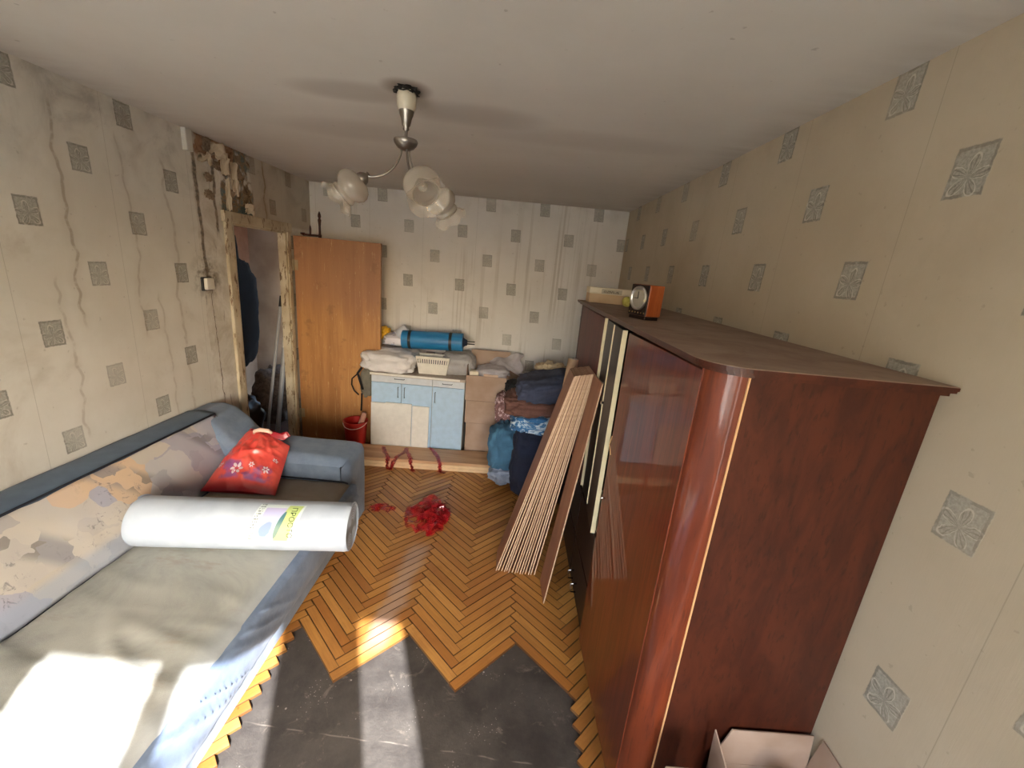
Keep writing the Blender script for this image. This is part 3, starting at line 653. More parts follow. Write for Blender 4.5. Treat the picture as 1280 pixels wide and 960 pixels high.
# ------------------------------------------------------------------ sofa
def velour(name, a, b): return fabric(name, a, b, 9, 420, 0.95, 0.3, 0.1)
M_blue = velour('blue_velour', lin(126, 142, 162), lin(98, 114, 136)); M_blued = velour('dark_blue_velour', lin(88, 106, 126), lin(72, 90, 110))
mse = Mat('worn_seat_fabric', 0.95); n = mse.noise(2.2, 6, 0.7, dist=0.7); n2 = mse.noise(1, 5, 0.7, vec=mse.coord('Object', (3, 9, 3))); wv = mse.noise(450, 2)
cc = mse.mix(n.sm(0.35, 0.65), lin(164, 164, 156), lin(136, 138, 132)); cc = mse.mix(n2.sm(0.55, 0.72) * 0.6, cc, lin(132, 120, 104)); cc = mse.mix(wv * 0.25, cc, lin(196, 196, 190))
X, Y, Z = mse.xyz(); cc = mse.mix(Y.sm(2.02, 2.10) * 0.6, cc, lin(128, 108, 92)); cc = mse.mix(X.sm(-1.06, -0.96) * Y.sm(2.3, 2.0) * 0.35, cc, lin(140, 152, 166))
mse.base(cc); mse.bump(wv + n * 2.0, 0.25, 0.004); M_seat = mse.m
mba = Mat('patchwork_back', 0.95); wcol = mba.noise(5, 3, 0.6); X, Y, Z = mba.xyz()
vc = mba.vec(X * 0.5, Y * 1.0 + (wcol - 0.5) * 0.12 + Z * 0.25, Z * 1.25 + (wcol - 0.5) * 0.10)
v = mba.voro(4.2, vec=vc, metric='CHEBYCHEV', out='Color', rnd=0.8); sv = mba.nt.nodes.new('ShaderNodeSeparateColor'); mba.nt.links.new(v, sv.inputs[0]); rv = S(mba.nt, sv.outputs[0]); rv2 = S(mba.nt, sv.outputs[1])
soft = mba.ramp(mba.noise(1.7, 4, 0.6), [(0.35, lin(176, 170, 170)), (0.5, lin(196, 188, 176)), (0.62, lin(172, 176, 192))])
cc = mba.ramp(rv, [(0.0, lin(196, 188, 176)), (0.30, lin(178, 180, 190)), (0.46, lin(216, 182, 144)), (0.60, lin(186, 186, 188)), (0.76, lin(160, 160, 178)), (0.90, lin(198, 188, 168))], 'CONSTANT')
cc = mba.mix(0.30, cc, soft)
v3 = mba.voro(11, vec=vc, metric='CHEBYCHEV', out='Color', rnd=0.7); sv3 = mba.nt.nodes.new('ShaderNodeSeparateColor'); mba.nt.links.new(v3, sv3.inputs[0]); r3 = S(mba.nt, sv3.outputs[0])
trail = ((Y * 1.45).sin() * 0.08 + (Y + Z * 0.9).op('PINGPONG', 0.55) - 0.30).abs().sm(0.10, 0.03)
cc = mba.mix(trail * r3.sm(0.35, 0.5) * 0.7, cc, mba.mix(r3.gt(0.75), lin(130, 130, 138), lin(112, 108, 104)))
cc = mba.mix((r3 * -1.0 + 1.0).sm(0.86, 0.92) * 0.4, cc, lin(140, 138, 150))
br = mba.noise(1, 5, 0.75, vec=mba.coord('Object', (10, 30, 26)), dist=0.8); cc = mba.mix(br.sm(0.56, 0.66) * mba.noise(3, 2).sm(0.45, 0.6) * 0.7, cc, lin(112, 108, 112))
X, Y, Z = mba.xyz(); cc = mba.mix((Z - 0.47).sm(0.05, 0.0) * 0.6, cc, lin(158, 170, 188)); cc = mba.mix(Y.sm(2.3, 2.5) * 0.5, cc, lin(150, 150, 170))
mba.base(cc); mba.bump(mba.noise(420, 2), 0.25, 0.003); M_patch = mba.m
M_pipe = fabric('navy_piping', lin(30, 34, 48), lin(22, 26, 38), 30)
sofa = thing('sofa_bed', (-1.5, 1.1, 0), 'blue sofa bed with a worn grey seat and patchwork backrest along the wallpapered wall', 'sofa')
SY0, SY1 = -0.9, 2.45
def seatf(u, v):
    x = -1.735 + 0.79 * u; y = SY0 + (SY1 - SY0) * v
    e = min(u, 1 - u, ) * 0.79; ez = min(v, 1 - v) * (SY1 - SY0)
    z = 0.425 - 0.03 * math.exp(-e / 0.02) - 0.02 * math.exp(-ez / 0.02)
    q = Vector((x * 1.5, y * 1.5, 0)); z += 0.010 * mn.noise(q)
    q2 = Vector((x * 2.2, y * 7 + x * 2.5, 3)); z += 0.007 * max(0, 1 - 4 * abs(mn.noise(q2))) * (0.3 + (1.5 if y < 1.3 else 0.35))
    return Vector((x, y, z))
c = B(); c.grid(seatf, 60, 160); c.box((-1.73, SY0 + 0.01, 0.26), (-0.955, SY1 - 0.01, 0.385)); ob('seat', c, M_seat, sofa, smooth=True, angle=50)
# upholstered front edge, wrinkled
def frontf(u, v):
    y = SY0 + (SY1 - SY0) * v; a = u
    p = [(-0.955, 0.412), (-0.935, 0.408), (-0.922, 0.39), (-0.918, 0.34), (-0.922, 0.26), (-0.945, 0.175), (-0.975, 0.15)]
    k = a * (len(p) - 1); i = min(int(k), len(p) - 2); f = k - i
    x = p[i][0] * (1 - f) + p[i + 1][0] * f; z = p[i][1] * (1 - f) + p[i + 1][1] * f
    wr = mn.noise(Vector((y * 11 + z * 16, z * 1.2, 1))); wr = max(0, 1 - 3.2 * abs(wr))
    x += (0.016 * wr + 0.008 * mn.noise(Vector((y * 3, z * 4, 9)))) * math.sin(PI * min(1, a * 1.1))
    return Vector((x, y, z))
c = B(); c.grid(frontf, 24, 300); ob('front_bolster', c, velour('mid_blue_velour', lin(112, 128, 152), lin(84, 100, 124)), sofa, smooth=True)
c = B(); c.box((-1.74, SY0 + 0.02, 0.03), (-0.985, SY1 + 0.02, 0.17), 0.012, 3); ob('base', c, M_blue, sofa, smooth=True, angle=40)
c = B(); c.tube([(-0.985, SY0 + (SY1 - SY0) * k / 60, 0.165 + 0.002 * math.sin(k)) for k in range(61)], 0.008, 8); ob('piping', c, M_blued, sofa, smooth=True)
# backrest
def backf(u, v):
    y = SY0 + (2.545 - SY0) * v; x = -1.735 - 0.155 * u; z = 0.40 + 0.375 * u
    x += 0.03 * math.sin(PI * u) + 0.012 * mn.noise(Vector((y * 2.5, u * 2, 4))) + 0.006 * mn.noise(Vector((y * 9, u * 7, 4)))
    return Vector((x, y, z))
c = B(); c.grid(backf, 20, 120); ob('backrest', c, M_patch, sofa, smooth=True, solid=0.004)
c = B(); c.box((-2.062, SY0, 0.03), (-1.90, 2.548, 0.765)); ob('back_frame', c, M_blued, sofa)
def topf(u, v):
    y = SY0 + (2.56 - SY0) * v; x = -1.886 - 0.178 * u
    return Vector((x, y, 0.776 + 0.014 * math.sin(PI * u) + 0.004 * mn.noise(Vector((x * 8, y * 5, 0)))))
c = B(); c.grid(topf, 8, 80); c.grid(lambda u, v: Vector((-1.886, SY0 + 3.46 * v, 0.776 - 0.02 * u)), 1, 2); ob('back_top', c, M_blued, sofa, smooth=True, solid=0.004)
c = B(); c.tube([(-1.884, SY0, 0.778), (-1.884, 2.552, 0.778), (-1.86, 2.562, 0.70), (-1.79, 2.556, 0.55), (-1.735, 2.47, 0.43)], 0.006, 8); ob('piping', c, M_pipe, sofa, smooth=True)
# far armrest: low padded block with a shoulder rising to the back
def armpt(s_, y):  # outline in x-z from wall side to the room side
    return s_
AO = [(-2.055, 0.775), (-1.96, 0.785), (-1.88, 0.762), (-1.80, 0.70), (-1.74, 0.63), (-1.68, 0.585), (-1.58, 0.575), (-1.3, 0.578), (-1.05, 0.575), (-0.995, 0.56), (-0.975, 0.52), (-0.972, 0.3), (-0.975, 0.02)]
def arms(u, v):
    k = u * (len(AO) - 1); i = min(int(k), len(AO) - 2); f = k - i
    x = AO[i][0] * (1 - f) + AO[i + 1][0] * f; z = AO[i][1] * (1 - f) + AO[i + 1][1] * f
    y = 2.44 + 0.36 * v; e = min(v, 1 - v) * 0.36
    drop = 0.05 * max(0, 1 - e / 0.06) ** 2
    wq = min(1, max(0, (u - 0.70) / 0.14)); wq = wq * wq * (3 - 2 * wq)
    z -= drop * (1 - wq); x -= drop * wq
    z += 0.006 * mn.noise(Vector((x * 6, y * 6, 2)))
    return Vector((x, y, z))
c = B(); c.grid(arms, 72, 20)
for yv, vv in ((2.44, 0.0), (2.80, 1.0)):
    row = [arms(k / 36, vv) for k in range(37)]
    c.poly([Vector((p.x, yv, p.z)) for p in row] + [Vector((-2.055, yv, 0.02))])
ob('armrest', c, M_blue, sofa, smooth=True, angle=60)
c = B(); c.tube([(-1.50, 2.432, 0.432), (-1.2, 2.428, 0.432), (-1.0, 2.425, 0.430), (-0.965, 2.415, 0.428)], 0.005, 8); ob('piping', c, M_pipe, sofa, smooth=True)

# ---- roll of white foam underlay
mr = Mat('white_foam', 0.5); mr.b.inputs['Subsurface Weight'].default_value = 0.0
mr.base(mr.mix(mr.noise(8, 4).sm(0.3, 0.7), lin(192, 203, 217), lin(176, 188, 204))); mr.bump(mr.noise(1, 3, vec=mr.coord('Object', (3, 40, 40))), 0.15, 0.004); M_foam = mr.m
RA, RB, RR = Vector((-1.685, 1.725, 0.548)), Vector((-0.705, 1.815, 0.545)), 0.117
ax = (RB - RA); RLn = ax.length; ax.normalize(); upz = (Vector((0, 0, 1)) - ax * ax.z).normalized(); sdv = ax.cross(upz)   # sdv ~ -y side sign below
if sdv.y > 0: sdv = -sdv
def rollp(t, a, r): return RA + ax * t + (upz * math.cos(a) + sdv * math.sin(a)) * r
roll = thing('foam_roll', ((RA + RB) / 2 - Vector((0, 0, RR))), 'large roll of white foam underlay lying across the sofa bed', 'roll')
c = B()
def rollout(u, v):
    a = 2 * PI * v; t = RLn * u; r = RR * (1 + 0.012 * mn.noise(Vector((t * 4, math.cos(a) * 2, math.sin(a) * 2))))
    r *= 1 - 0.05 * max(0, 1 - min(u, 1 - u) * 60)
    return rollp(t, a, r)
c.grid(rollout, 80, 48)
ob('outer_wrap', c, M_foam, roll, smooth=True)
def spiral(t):
    pts_o, pts_i = [], []
    b = B(); n_ = 420
    prev = None
    for k in range(n_ + 1):
        a = 2 * PI * 7 * k / n_; r = 0.028 + (RR - 0.032) * k / n_
        p1 = rollp(t, a, r); p2 = rollp(t, a, r + 0.010)
        cur = (b.bm.verts.new(p1 + ax * (0.002 * math.sin(a * 3))), b.bm.verts.new(p2))
        if prev: b.bm.faces.new((prev[0], prev[1], cur[1], cur[0]))
        prev = cur
    return b
for t_ in (0.004, RLn - 0.004):
    ob('end_spiral', spiral(t_), M_foam, roll)
c = B(); c.lathe([(0, 0), (RR * 0.97, 0)], 40, Matrix.Translation(RA + ax * (RLn - 0.012)) @ ax.to_track_quat('Z', 'Y').to_matrix().to_4x4()); ob('end_core', c, plastic('foam_shadow', lin(176, 178, 180), 0.8), roll)
# printed label (text and picture) wrapped on the front of the roll
mlb = Mat('printed_label', 0.3); U, V, W_ = mlb.xyz('UV')
wn1 = mlb.noise(5, 3, vec=mlb.coord('UV'))
cc = mlb.mix(V, lin(226, 238, 240), lin(214, 226, 230))
pic = U.band(0.20, 0.62, 0.03) * V.band(0.08, 0.86, 0.04)
cc = mlb.mix(pic, cc, mlb.mix(V, lin(186, 222, 244), lin(190, 178, 222)))
blu = ((U - 0.36 - (V - 0.3) * 0.15) / 0.13).pow(2.0) + ((V - 0.3) / 0.20).pow(2.0); cc = mlb.mix((blu + (wn1 - 0.5) * 1.2).sm(1.2, 0.6) * 0.8, cc, lin(128, 148, 206))
ell = ((U - 0.62 - (V - 0.5) * 0.10) / 0.055).pow(2.0) + ((V - 0.42) / 0.36).pow(2.0); 
grn = (U - (V - 0.5) * 0.08).band(0.62, 0.90, 0.03) * V.band(0.02, 0.96, 0.03); cc = mlb.mix(grn, cc, mlb.mix(V.sm(0.2, 0.9), lin(214, 234, 158), lin(186, 206, 132)))
cc = mlb.mix(ell.sm(1.05, 0.9), cc, mlb.mix(V.sm(0.3, 0.6), lin(132, 158, 146), lin(74, 120, 128)))
tl = U.band(0.03, 0.14, 0.005) * ((V * 14.0).fract().gt(0.45)) * mlb.noise(1, 2, vec=mlb.coord('UV', (60, 14, 1))).gt(0.48); cc = mlb.mix(tl * 0.8, cc, lin(96, 112, 116))
mlb.base(cc)
L0, L1, A0, A1 = 0.535, 0.745, 0.10, 1.62
c = B(); c.grid(lambda u, v: rollp(L0 + (L1 - L0) * u + 0.03 * v, A1 + (A0 - A1) * v, RR * 1.018), 16, 20, uv=True); lab = ob('label', c, mlb.m, roll, smooth=True)
def text_mesh(body, size):
    cu = bpy.data.curves.new('txt', 'FONT'); cu.body = body; cu.size = size; cu.align_x = 'CENTER'; cu.align_y = 'CENTER'; cu.resolution_u = 3
    o = bpy.data.objects.new('txt', cu); COL.objects.link(o); bpy.context.view_layer.update()
    me = bpy.data.meshes.new_from_object(o.evaluated_get(bpy.context.evaluated_depsgraph_get())); bpy.data.objects.remove(o); return me
me = text_mesh('ПРОСТО', 0.034)
for v_ in me.vertices:
    s_, q = v_.co.x, v_.co.y      # s_ runs down around the roll, q along the axis
    v_.co = rollp(L0 + (L1 - L0) * 0.84 + q + 0.015, 0.86 + s_ / RR, RR * 1.024)
ob('lettering', me, plastic('dark_green_ink', lin(50, 72, 30), 0.5), roll)

# ---- red flowered plastic bag slumped against the armrest
mrb = Mat('red_plastic_bag', 0.32); mrb.b.inputs['Coat Weight'].default_value = 0.2
U, V, W_ = mrb.xyz('UV'); nb = mrb.noise(6, 4, 0.6)
cc = mrb.mix(nb.sm(0.3, 0.7), lin(234, 98, 84), lin(212, 64, 58)); cc = mrb.mix(V.sm(0.16, 0.02), cc, lin(150, 24, 38))
cc = mrb.mix(V.band(0.16, 0.36, 0.04) * nb.sm(0.45, 0.55) * 0.75, cc, lin(112, 84, 150))
mrb.base(cc); M_bag = mrb.m
BW = [Vector((-1.745, 2.18, 0.432)), Vector((-1.315, 2.20, 0.432)), Vector((-1.385, 2.52, 0.605)), Vector((-1.70, 2.62, 0.66))]
def bagtop(u, v):
    p = (BW[0] * (1 - u) + BW[1] * u) * (1 - v) + (BW[3] * (1 - u) + BW[2] * u) * v
    bul = (math.sin(PI * min(1, max(0, u))) ** 0.5) * (math.sin(PI * min(1, max(0, v * 0.96 + 0.02))) ** 0.45)
    nrm = Vector((-0.05, -0.42, 0.9)).normalized()
    q = Vector((u * 2.2, v * 2.6, 5)); fold = (1 - 2 * abs(mn.noise(q * 1.3))) * 0.5 + 0.35 * (1 - 2 * abs(mn.noise(q * 2.9 + Vector((3, 1, 0)))))
    cr = max(0, 1 - 4 * abs(mn.noise(Vector((u * 3.5 + v * 2.0, v * 4.5 - u, 2))))) * 0.014 + 0.010 * mn.noise(Vector((u * 11, v * 11, 8)))
    h = 0.075 * bul + 0.042 * fold * bul + cr * bul * min(1, v * 2)
    return p + nrm * h
c = B(); c.grid(bagtop, 60, 60, uv=True); c.grid(lambda u, v: (BW[0] * (1 - u) + BW[1] * u) * (1 - v) + (BW[3] * (1 - u) + BW[2] * u) * v + Vector((0, 0, 0.004)), 4, 4, uv=True)
bag = thing('carrier_bag', (-1.54, 2.38, 0.43), 'red plastic carrier bag with white flowers slumped against the sofa armrest', 'bag')
ob('bag_body', c, M_bag, bag, smooth=True)
M_ink = plastic('white_ink', lin(236, 220, 226), 0.5)
fl = [(0.42, 0.27, 0.085), (0.83, 0.33, 0.055), (0.63, 0.34, 0.042), (0.12, 0.32, 0.045), (0.91, 0.54, 0.038)]
for (fu, fv, r) in fl:
    c = B()
    for k in range(6):
        a = 2 * PI * k / 6 + 0.3; ptsf = []
        for j in range(8):
            b_ = 2 * PI * j / 8; lx = 0.62 + 0.38 * math.cos(b_); ly = 0.24 * math.sin(b_)
            ptsf.append((fu + r * (lx * math.cos(a) - ly * math.sin(a)), fv + r * 1.1 * (lx * math.sin(a) + ly * math.cos(a))))
        c.poly([bagtop(*p) + Vector((0, -0.0015, 0.0030)) for p in ptsf])
    ob('printed_flower', c, M_ink, bag)
c = B()
def mouth(u, v):
    a = 2 * PI * u; ce = Vector((-1.55, 2.585, 0.665)); r1 = 0.135 + 0.010 * math.sin(5 * a); 
    return ce + Vector((r1 * math.cos(a) * (1 - 0.15 * v), (0.035 - 0.02 * v) * math.sin(a) - 0.01, 0.035 * v + 0.010 * math.sin(4 * a + 1) - 0.025))
c.grid(mouth, 48, 6); ob('bag_rim', c, M_bag, bag, smooth=True, solid=0.001)
c = B(); c.tube([(-1.615, 2.515, 0.675), (-1.60, 2.505, 0.70), (-1.56, 2.50, 0.715), (-1.515, 2.505, 0.71), (-1.495, 2.515, 0.69)], [0.006, 0.012, 0.014, 0.014, 0.009], 8); ob('handle', c, plastic('pale_handle', lin(240, 206, 184), 0.4), bag, smooth=True)

# ------------------------------------------------------------------ kitchen cabinet against the back wall
M_bl = plastic('pale_blue_laminate', lin(178, 206, 232), 0.35); M_gr = plastic('pale_grey_laminate', lin(206, 212, 220), 0.35); M_wh = plastic('white_board', lin(228, 226, 220), 0.4); M_cab = plastic('cabinet_white', lin(214, 214, 212), 0.45)
M_hd = plastic('grey_handle', lin(96, 104, 118), 0.4)
mtop = Mat('worktop', 0.45); mtop.base(mtop.mix(mtop.noise(50, 5, 0.7).sm(0.3, 0.7), lin(150, 136, 126), lin(176, 162, 150)))
CY = 3.84; CX0, CX1 = -1.292, -0.392
cab = thing('kitchen_cabinet', (-0.84, 4.08, 0), 'pale blue kitchen base cabinet standing against the back wall', 'cabinet')
c = B(); c.box((CX0, CY + 0.02, 0.0), (CX0 + 0.016, 4.33, 0.775)); c.box((CX1 - 0.016, CY + 0.02, 0.0), (CX1, 4.33, 0.775)); c.box((CX0 + 0.016, CY + 0.03, 0.06), (CX1 - 0.016, 4.33, 0.076)); c.box((-0.708, CY + 0.022, 0.076), (-0.692, 4.32, 0.775)); c.box((CX0 + 0.016, 4.32, 0.076), (CX1 - 0.016, 4.33, 0.775)); c.box((CX0 + 0.016, CY + 0.04, 0.0), (CX1 - 0.016, CY + 0.055, 0.06))
ob('carcass', c, M_cab, cab)
c = B(); c.box((CX0 - 0.012, CY - 0.012, 0.775), (CX1 + 0.008, 4.36, 0.803), 0.004); ob('worktop', c, mtop.m, cab)
c = B(); c.box((CX0 - 0.010, CY - 0.0145, 0.780), (-0.44, CY - 0.012, 0.800)); ob('worktop_edging', c, M_wh, cab)
def hbar(parent, x, z, vert, L=0.10):
    c = B()
    if vert: c.tube([(x, CY, z - L / 2), (x, CY - 0.018, z - L / 2), (x, CY - 0.018, z + L / 2), (x, CY, z + L / 2)], 0.0035, 6)
    else: c.tube([(x - L / 2, CY, z), (x - L / 2, CY - 0.018, z), (x + L / 2, CY - 0.018, z), (x + L / 2, CY, z)], 0.0035, 6)
    sub('handle', c, M_hd, parent)
for nm, x0, x1, z0_, z1_, mat_, hx, hz, vt in (('drawer', CX0 + 0.002, -0.704, 0.708, 0.772, M_gr, -1.02, 0.752, False), ('drawer', -0.698, CX1 - 0.002, 0.708, 0.772, M_gr, -0.56, 0.744, False),
        ('door', CX0 + 0.002, -1.002, 0.065, 0.704, M_bl, -1.03, 0.62, True), ('door', -0.996, -0.704, 0.065, 0.704, M_bl, -0.968, 0.62, True), ('door', -0.698, CX1 - 0.002, 0.065, 0.704, M_bl, -0.672, 0.60, True)):
    c = B(); c.box((x0, CY, z0_), (x1, CY + 0.018, z1_), 0.0015, 1); d = ob(nm, c, mat_, cab); hbar(d, hx, hz, vt, 0.10 if vt else 0.09)
# two loose white boards leaning on the doors
for (x0, x1, hh, lab_, th) in ((-1.286, -0.892, 0.505, 'wide white board leaning upright against the cabinet doors', 0.03), (-0.886, -0.722, 0.500, 'narrow white board leaning beside the wide one against the cabinet', 0.03)):
    c = B(); M = Matrix.Translation((0, CY - 0.034, 0.001)) @ Matrix.Rotation(-0.03, 4, 'X'); c.box((x0, -0.006, 0), (x1, 0.006, hh), 0.002, 1, M)
    if x0 < -1.2: c.box((x0 + 0.14, -0.006, hh - 0.002), (x1, 0.006, hh + 0.008), 0.001, 1, M)
    ob('white_board', c, M_wh, label=lab_, cat='board', group='loose white boards in front of the cabinet')
# long flat plank pack on the floor
mpk = Mat('plank_pack', 0.55); mpk.base(mpk.mix(mpk.noise(1, 4, vec=mpk.coord('Object', (2, 20, 20))).sm(0.3, 0.7), lin(196, 160, 124), lin(172, 134, 100))); mpe = plastic('pale_plank_edge', lin(216, 188, 150), 0.55)
pk = thing('plank_pack', (-0.63, 3.62, 0), 'long low pack of pale wood planks lying on the floor in front of the cabinet', 'planks')
PM = Matrix.Translation((-1.40, 3.47, 0)) @ Matrix.Rotation(math.atan2(0.065, 1.5), 4, 'Z')
for z_ in (0.0, 0.028, 0.056):
    c = B(); c.box((0.0 + z_ * 0.2, z_ * 0.15, z_ + 0.0005), (1.50, 0.292, z_ + 0.0275), 0.001, 1, PM); ob('plank', c, mpe if z_ < 0.05 else mpk.m, pk)
# red tape
mtp = Mat('red_tape', 0.12); mtp.b.inputs['Alpha'].default_value = 0.68; mtp.base(mtp.mix(mtp.noise(30, 3).sm(0.35, 0.65), lin(190, 24, 34), lin(128, 8, 20))); mtp.b.inputs['Specular IOR Level'].default_value = 0.8; M_tape = mtp.m
rt_ = random.Random(3)
def drape(path, w, name, label, group):
    pts = []
    P_ = [Vector(p) for p in path]
    for a, b_ in zip(P_[:-1], P_[1:]):
        for k in range(8): pts.append(a.lerp(b_, k / 8) + Vector((rt_.uniform(-.008, .008), rt_.uniform(-.004, .004), rt_.uniform(0, .003))))
    pts.append(P_[-1]); c = B(); c.ribbon(pts, w); return c
def ptk(x, y): return (x, y, 0.0875)
for path, lab_ in (([ptk(-1.13, 3.72), ptk(-1.08, 3.60), ptk(-1.03, 3.52), (-1.02, 3.465, 0.075), (-1.015, 3.455, 0.005), (-0.98, 3.44, 0.004), (-0.96, 3.47, 0.07), ptk(-0.95, 3.53), ptk(-0.92, 3.62), ptk(-0.90, 3.73)], 'red tape loop draped over the plank pack before the wide white board'),
                   ([ptk(-0.93, 3.74), ptk(-0.87, 3.63), ptk(-0.82, 3.53), (-0.805, 3.475, 0.07), (-0.79, 3.465, 0.004), (-0.77, 3.45, 0.003)], 'red tape strand hanging over the plank pack below the narrow white board'),
                   ([ptk(-0.68, 3.78), ptk(-0.62, 3.68), ptk(-0.58, 3.60), ptk(-0.56, 3.53), (-0.545, 3.488, 0.07), (-0.53, 3.47, 0.004), (-0.49, 3.455, 0.004)], 'red tape strand hanging over the plank pack below the tall blue door')):
    c = drape(path, 0.035, '', '', '')
    for _ in range(2):
        P2 = [(p[0] + rt_.uniform(-.02, .02), p[1] + rt_.uniform(-0.006, .002), p[2] + 0.004) for p in path]
        d2 = drape(P2, 0.02, '', '', ''); me = bpy.data.meshes.new('t'); d2.bm.to_mesh(me); d2.bm.free(); c.bm.from_mesh(me); bpy.data.meshes.remove(me)
    ob('red_tape', c, M_tape, label=lab_, cat='tape', group='red tape over the plank pack')
def tangle(cx, cy, rx, ry, n, hmax, wr, seed):
    r_ = random.Random(seed); c = B()
    for s_ in range(n):
        a = r_.uniform(0, 6.28); x, y = cx + r_.uniform(-.5, .5) * rx, cy + r_.uniform(-.5, .5) * ry; pts = []
        z = r_.uniform(0.004, hmax)
        for k in range(26):
            a += r_.uniform(-0.75, 0.75); x += math.cos(a) * 0.018; y += math.sin(a) * 0.018
            if ((x - cx) / rx) ** 2 + ((y - cy) / ry) ** 2 > 1: a += 2.2; x += (cx - x) * 0.1; y += (cy - y) * 0.1
            pts.append((x, y, max(0.003, min(hmax, z + 0.012 * math.sin(k * 0.9 + s_)))))
        c.ribbon(pts, r_.uniform(*wr), upv=(r_.uniform(-.6, .6), r_.uniform(-.6, .6), 1))
    return c
ob('red_tape_tangle', tangle(-0.50, 2.74, 0.165, 0.22, 20, 0.06, (0.02, 0.05), 5), M_tape, label='crumpled heap of shiny red tape in the middle of the parquet', cat='tape')
ob('red_tape_scrap', tangle(-0.86, 2.82, 0.10, 0.05, 7, 0.012, (0.006, 0.012), 9), M_tape, label='thin scrap of red tape on the parquet near the sofa armrest', cat='tape')

# things on the cabinet
ZC = 0.804
M_bagw = plastic('white_polythene', lin(232, 230, 232), 0.4, 0.5, 12); M_bagg = fabric('grey_cloth', lin(178, 176, 176), lin(150, 148, 150), 8, 90)
c = B(); c.blob((-1.145, 4.03, ZC + 0.095), (0.52, 0.50, 0.22), seed=2, amp=0.13, freq=1.6, power=0.55, ridge=0.9, nu=60, nv=30); ob('plastic_sack', c, M_bagw, smooth=True, label='white stuffed polythene sack on the left end of the cabinet top', cat='sack')
c = B(); c.blob((-0.50, 4.14, ZC + 0.09), (0.36, 0.38, 0.235), seed=6, amp=0.12, freq=1.6, power=0.6, ridge=0.9, nu=50, nv=26); ob('cloth_bundle', c, M_bagg, smooth=True, label='grey folded cloth bundle on the right end of the cabinet top', cat='bundle')
c = B(); c.blob((-1.11, 4.15, ZC + 0.275), (0.30, 0.26, 0.12), seed=9, amp=0.2, freq=2.2, power=0.6, ridge=1.0); 
mpb = Mat('printed_bag', 0.4); vv = mpb.voro(16, out='Color'); mpb.base(mpb.mix(mpb.noise(14, 3).sm(0.5, 0.58), lin(214, 212, 222), mpb.mix(mpb.noise(9, 2).sm(0.45, 0.5), lin(110, 84, 96), lin(150, 162, 206)))); ob('printed_plastic_bag', c, mpb.m, smooth=True, label='white bag with dark and violet print piled on the white sack', cat='bag')
c = B(); c.blob((-1.27, 4.17, ZC + 0.315), (0.12, 0.10, 0.13), seed=12, amp=0.3, freq=2.0, power=0.8, ridge=1.0); ob('yellow_bag', c, plastic('yellow_film', lin(226, 176, 48), 0.35, 0.3), smooth=True, label='small crumpled yellow bag perched beside the open brown door', cat='bag')
c = B(); c.tube([(-1.10, 4.08, ZC + 0.33), (-1.02, 4.09, ZC + 0.40)], [0.055, 0.05], 16); ob('paper_roll', c, plastic('pale_blue_paper', lin(208, 212, 226), 0.6), smooth=True, label='short pale rolled paper tilted up against the blue mat', cat='roll')
# blue camping mat
mm = Mat('blue_foam_mat', 0.45); mm.base(mm.mix(mm.noise(1, 4, vec=mm.coord('Object', (3, 40, 40))).sm(0.3, 0.7), lin(36, 124, 178), lin(28, 104, 158))); mm.bump(mm.noise(90, 3), 0.2, 0.002)
mat_t = thing('camping_mat', (-0.745, 4.06, ZC + 0.2), 'rolled blue foam camping mat strapped in black lying on the cabinet bundles', 'mat')
MA, MB, MR = Vector((-1.045, 4.03, 1.108)), Vector((-0.455, 4.03, 1.128)), 0.088
c = B(); c.tube([MA, MB], MR, 32); ob('mat_roll', c, mm.m, mat_t, smooth=True, angle=40)
for f_ in (0.13, 0.80):
    p = MA.lerp(MB, f_); d_ = (MB - MA).normalized(); c = B(); c.tube([p - d_ * 0.014, p + d_ * 0.014], MR + 0.003, 32); ob('strap', c, M_blk, mat_t, smooth=True, angle=40)
c = B(); c.tube([MB + Vector((-0.001, 0, 0)), MB + Vector((0.03, 0, 0)), MB + Vector((0.04, 0, 0))], [0.05, 0.03, 0.0295], 16); ob('end_core', c, plastic('navy_mesh', lin(24, 36, 62), 0.7), mat_t)
for dz in (0.012, -0.012):
    c = B(); c.tube([MB + Vector((0.03, 0, dz)), MB + Vector((0.115, 0.01, dz))], 0.005, 8); ob('rod', c, M_blk, mat_t)
# white slotted basket
bk = thing('plastic_basket', (-0.72, 3.98, ZC), 'white slotted plastic basket in front of the grey bundle on the cabinet', 'basket')
c = B(); n_ = 14
x0, x1, x0b, x1b = -0.885, -0.562, -0.855, -0.592; yf, yr, zt, zb = 3.90, 4.05, ZC + 0.175, ZC + 0.002
def quad(a, b_, c_, d_): return [a, b_, c_, d_]
def frontp(u, v): return Vector((x0b + (x1b - x0b) * u + ((x0 - x0b) * (1 - u) + (x1 - x1b) * u) * v, yf + 0.015 * (1 - v), zb + (zt - zb) * v))
c = B()
def panel(a0, a1, b0, b1): c.poly([frontp(a0, b0), frontp(a1, b0), frontp(a1, b1), frontp(a0, b1)], (0, 0.002, 0))
panel(0, 1, 0, 0.62); panel(0, 1, 0.86, 1.0)
for k in range(n_ + 1): panel(k / n_ * 0.96, k / n_ * 0.96 + 0.04, 0.62, 0.86)
for xa, xb in ((x0b, x0), (x1b, x1)): c.poly([Vector((xa, yf + 0.015, zb)), Vector((xa, yr - 0.015, zb)), Vector((xb, yr, zt)), Vector((xb, yf, zt))], (0.002, 0, 0))
c.poly([Vector((x0b, yr - 0.015, zb)), Vector((x1b, yr - 0.015, zb)), Vector((x1, yr, zt)), Vector((x0, yr, zt))], (0, 0.002, 0)); c.box((x0b, yf + 0.015, zb), (x1b, yr - 0.015, zb + 0.003))
ob('basket_wall', c, M_swt, bk)
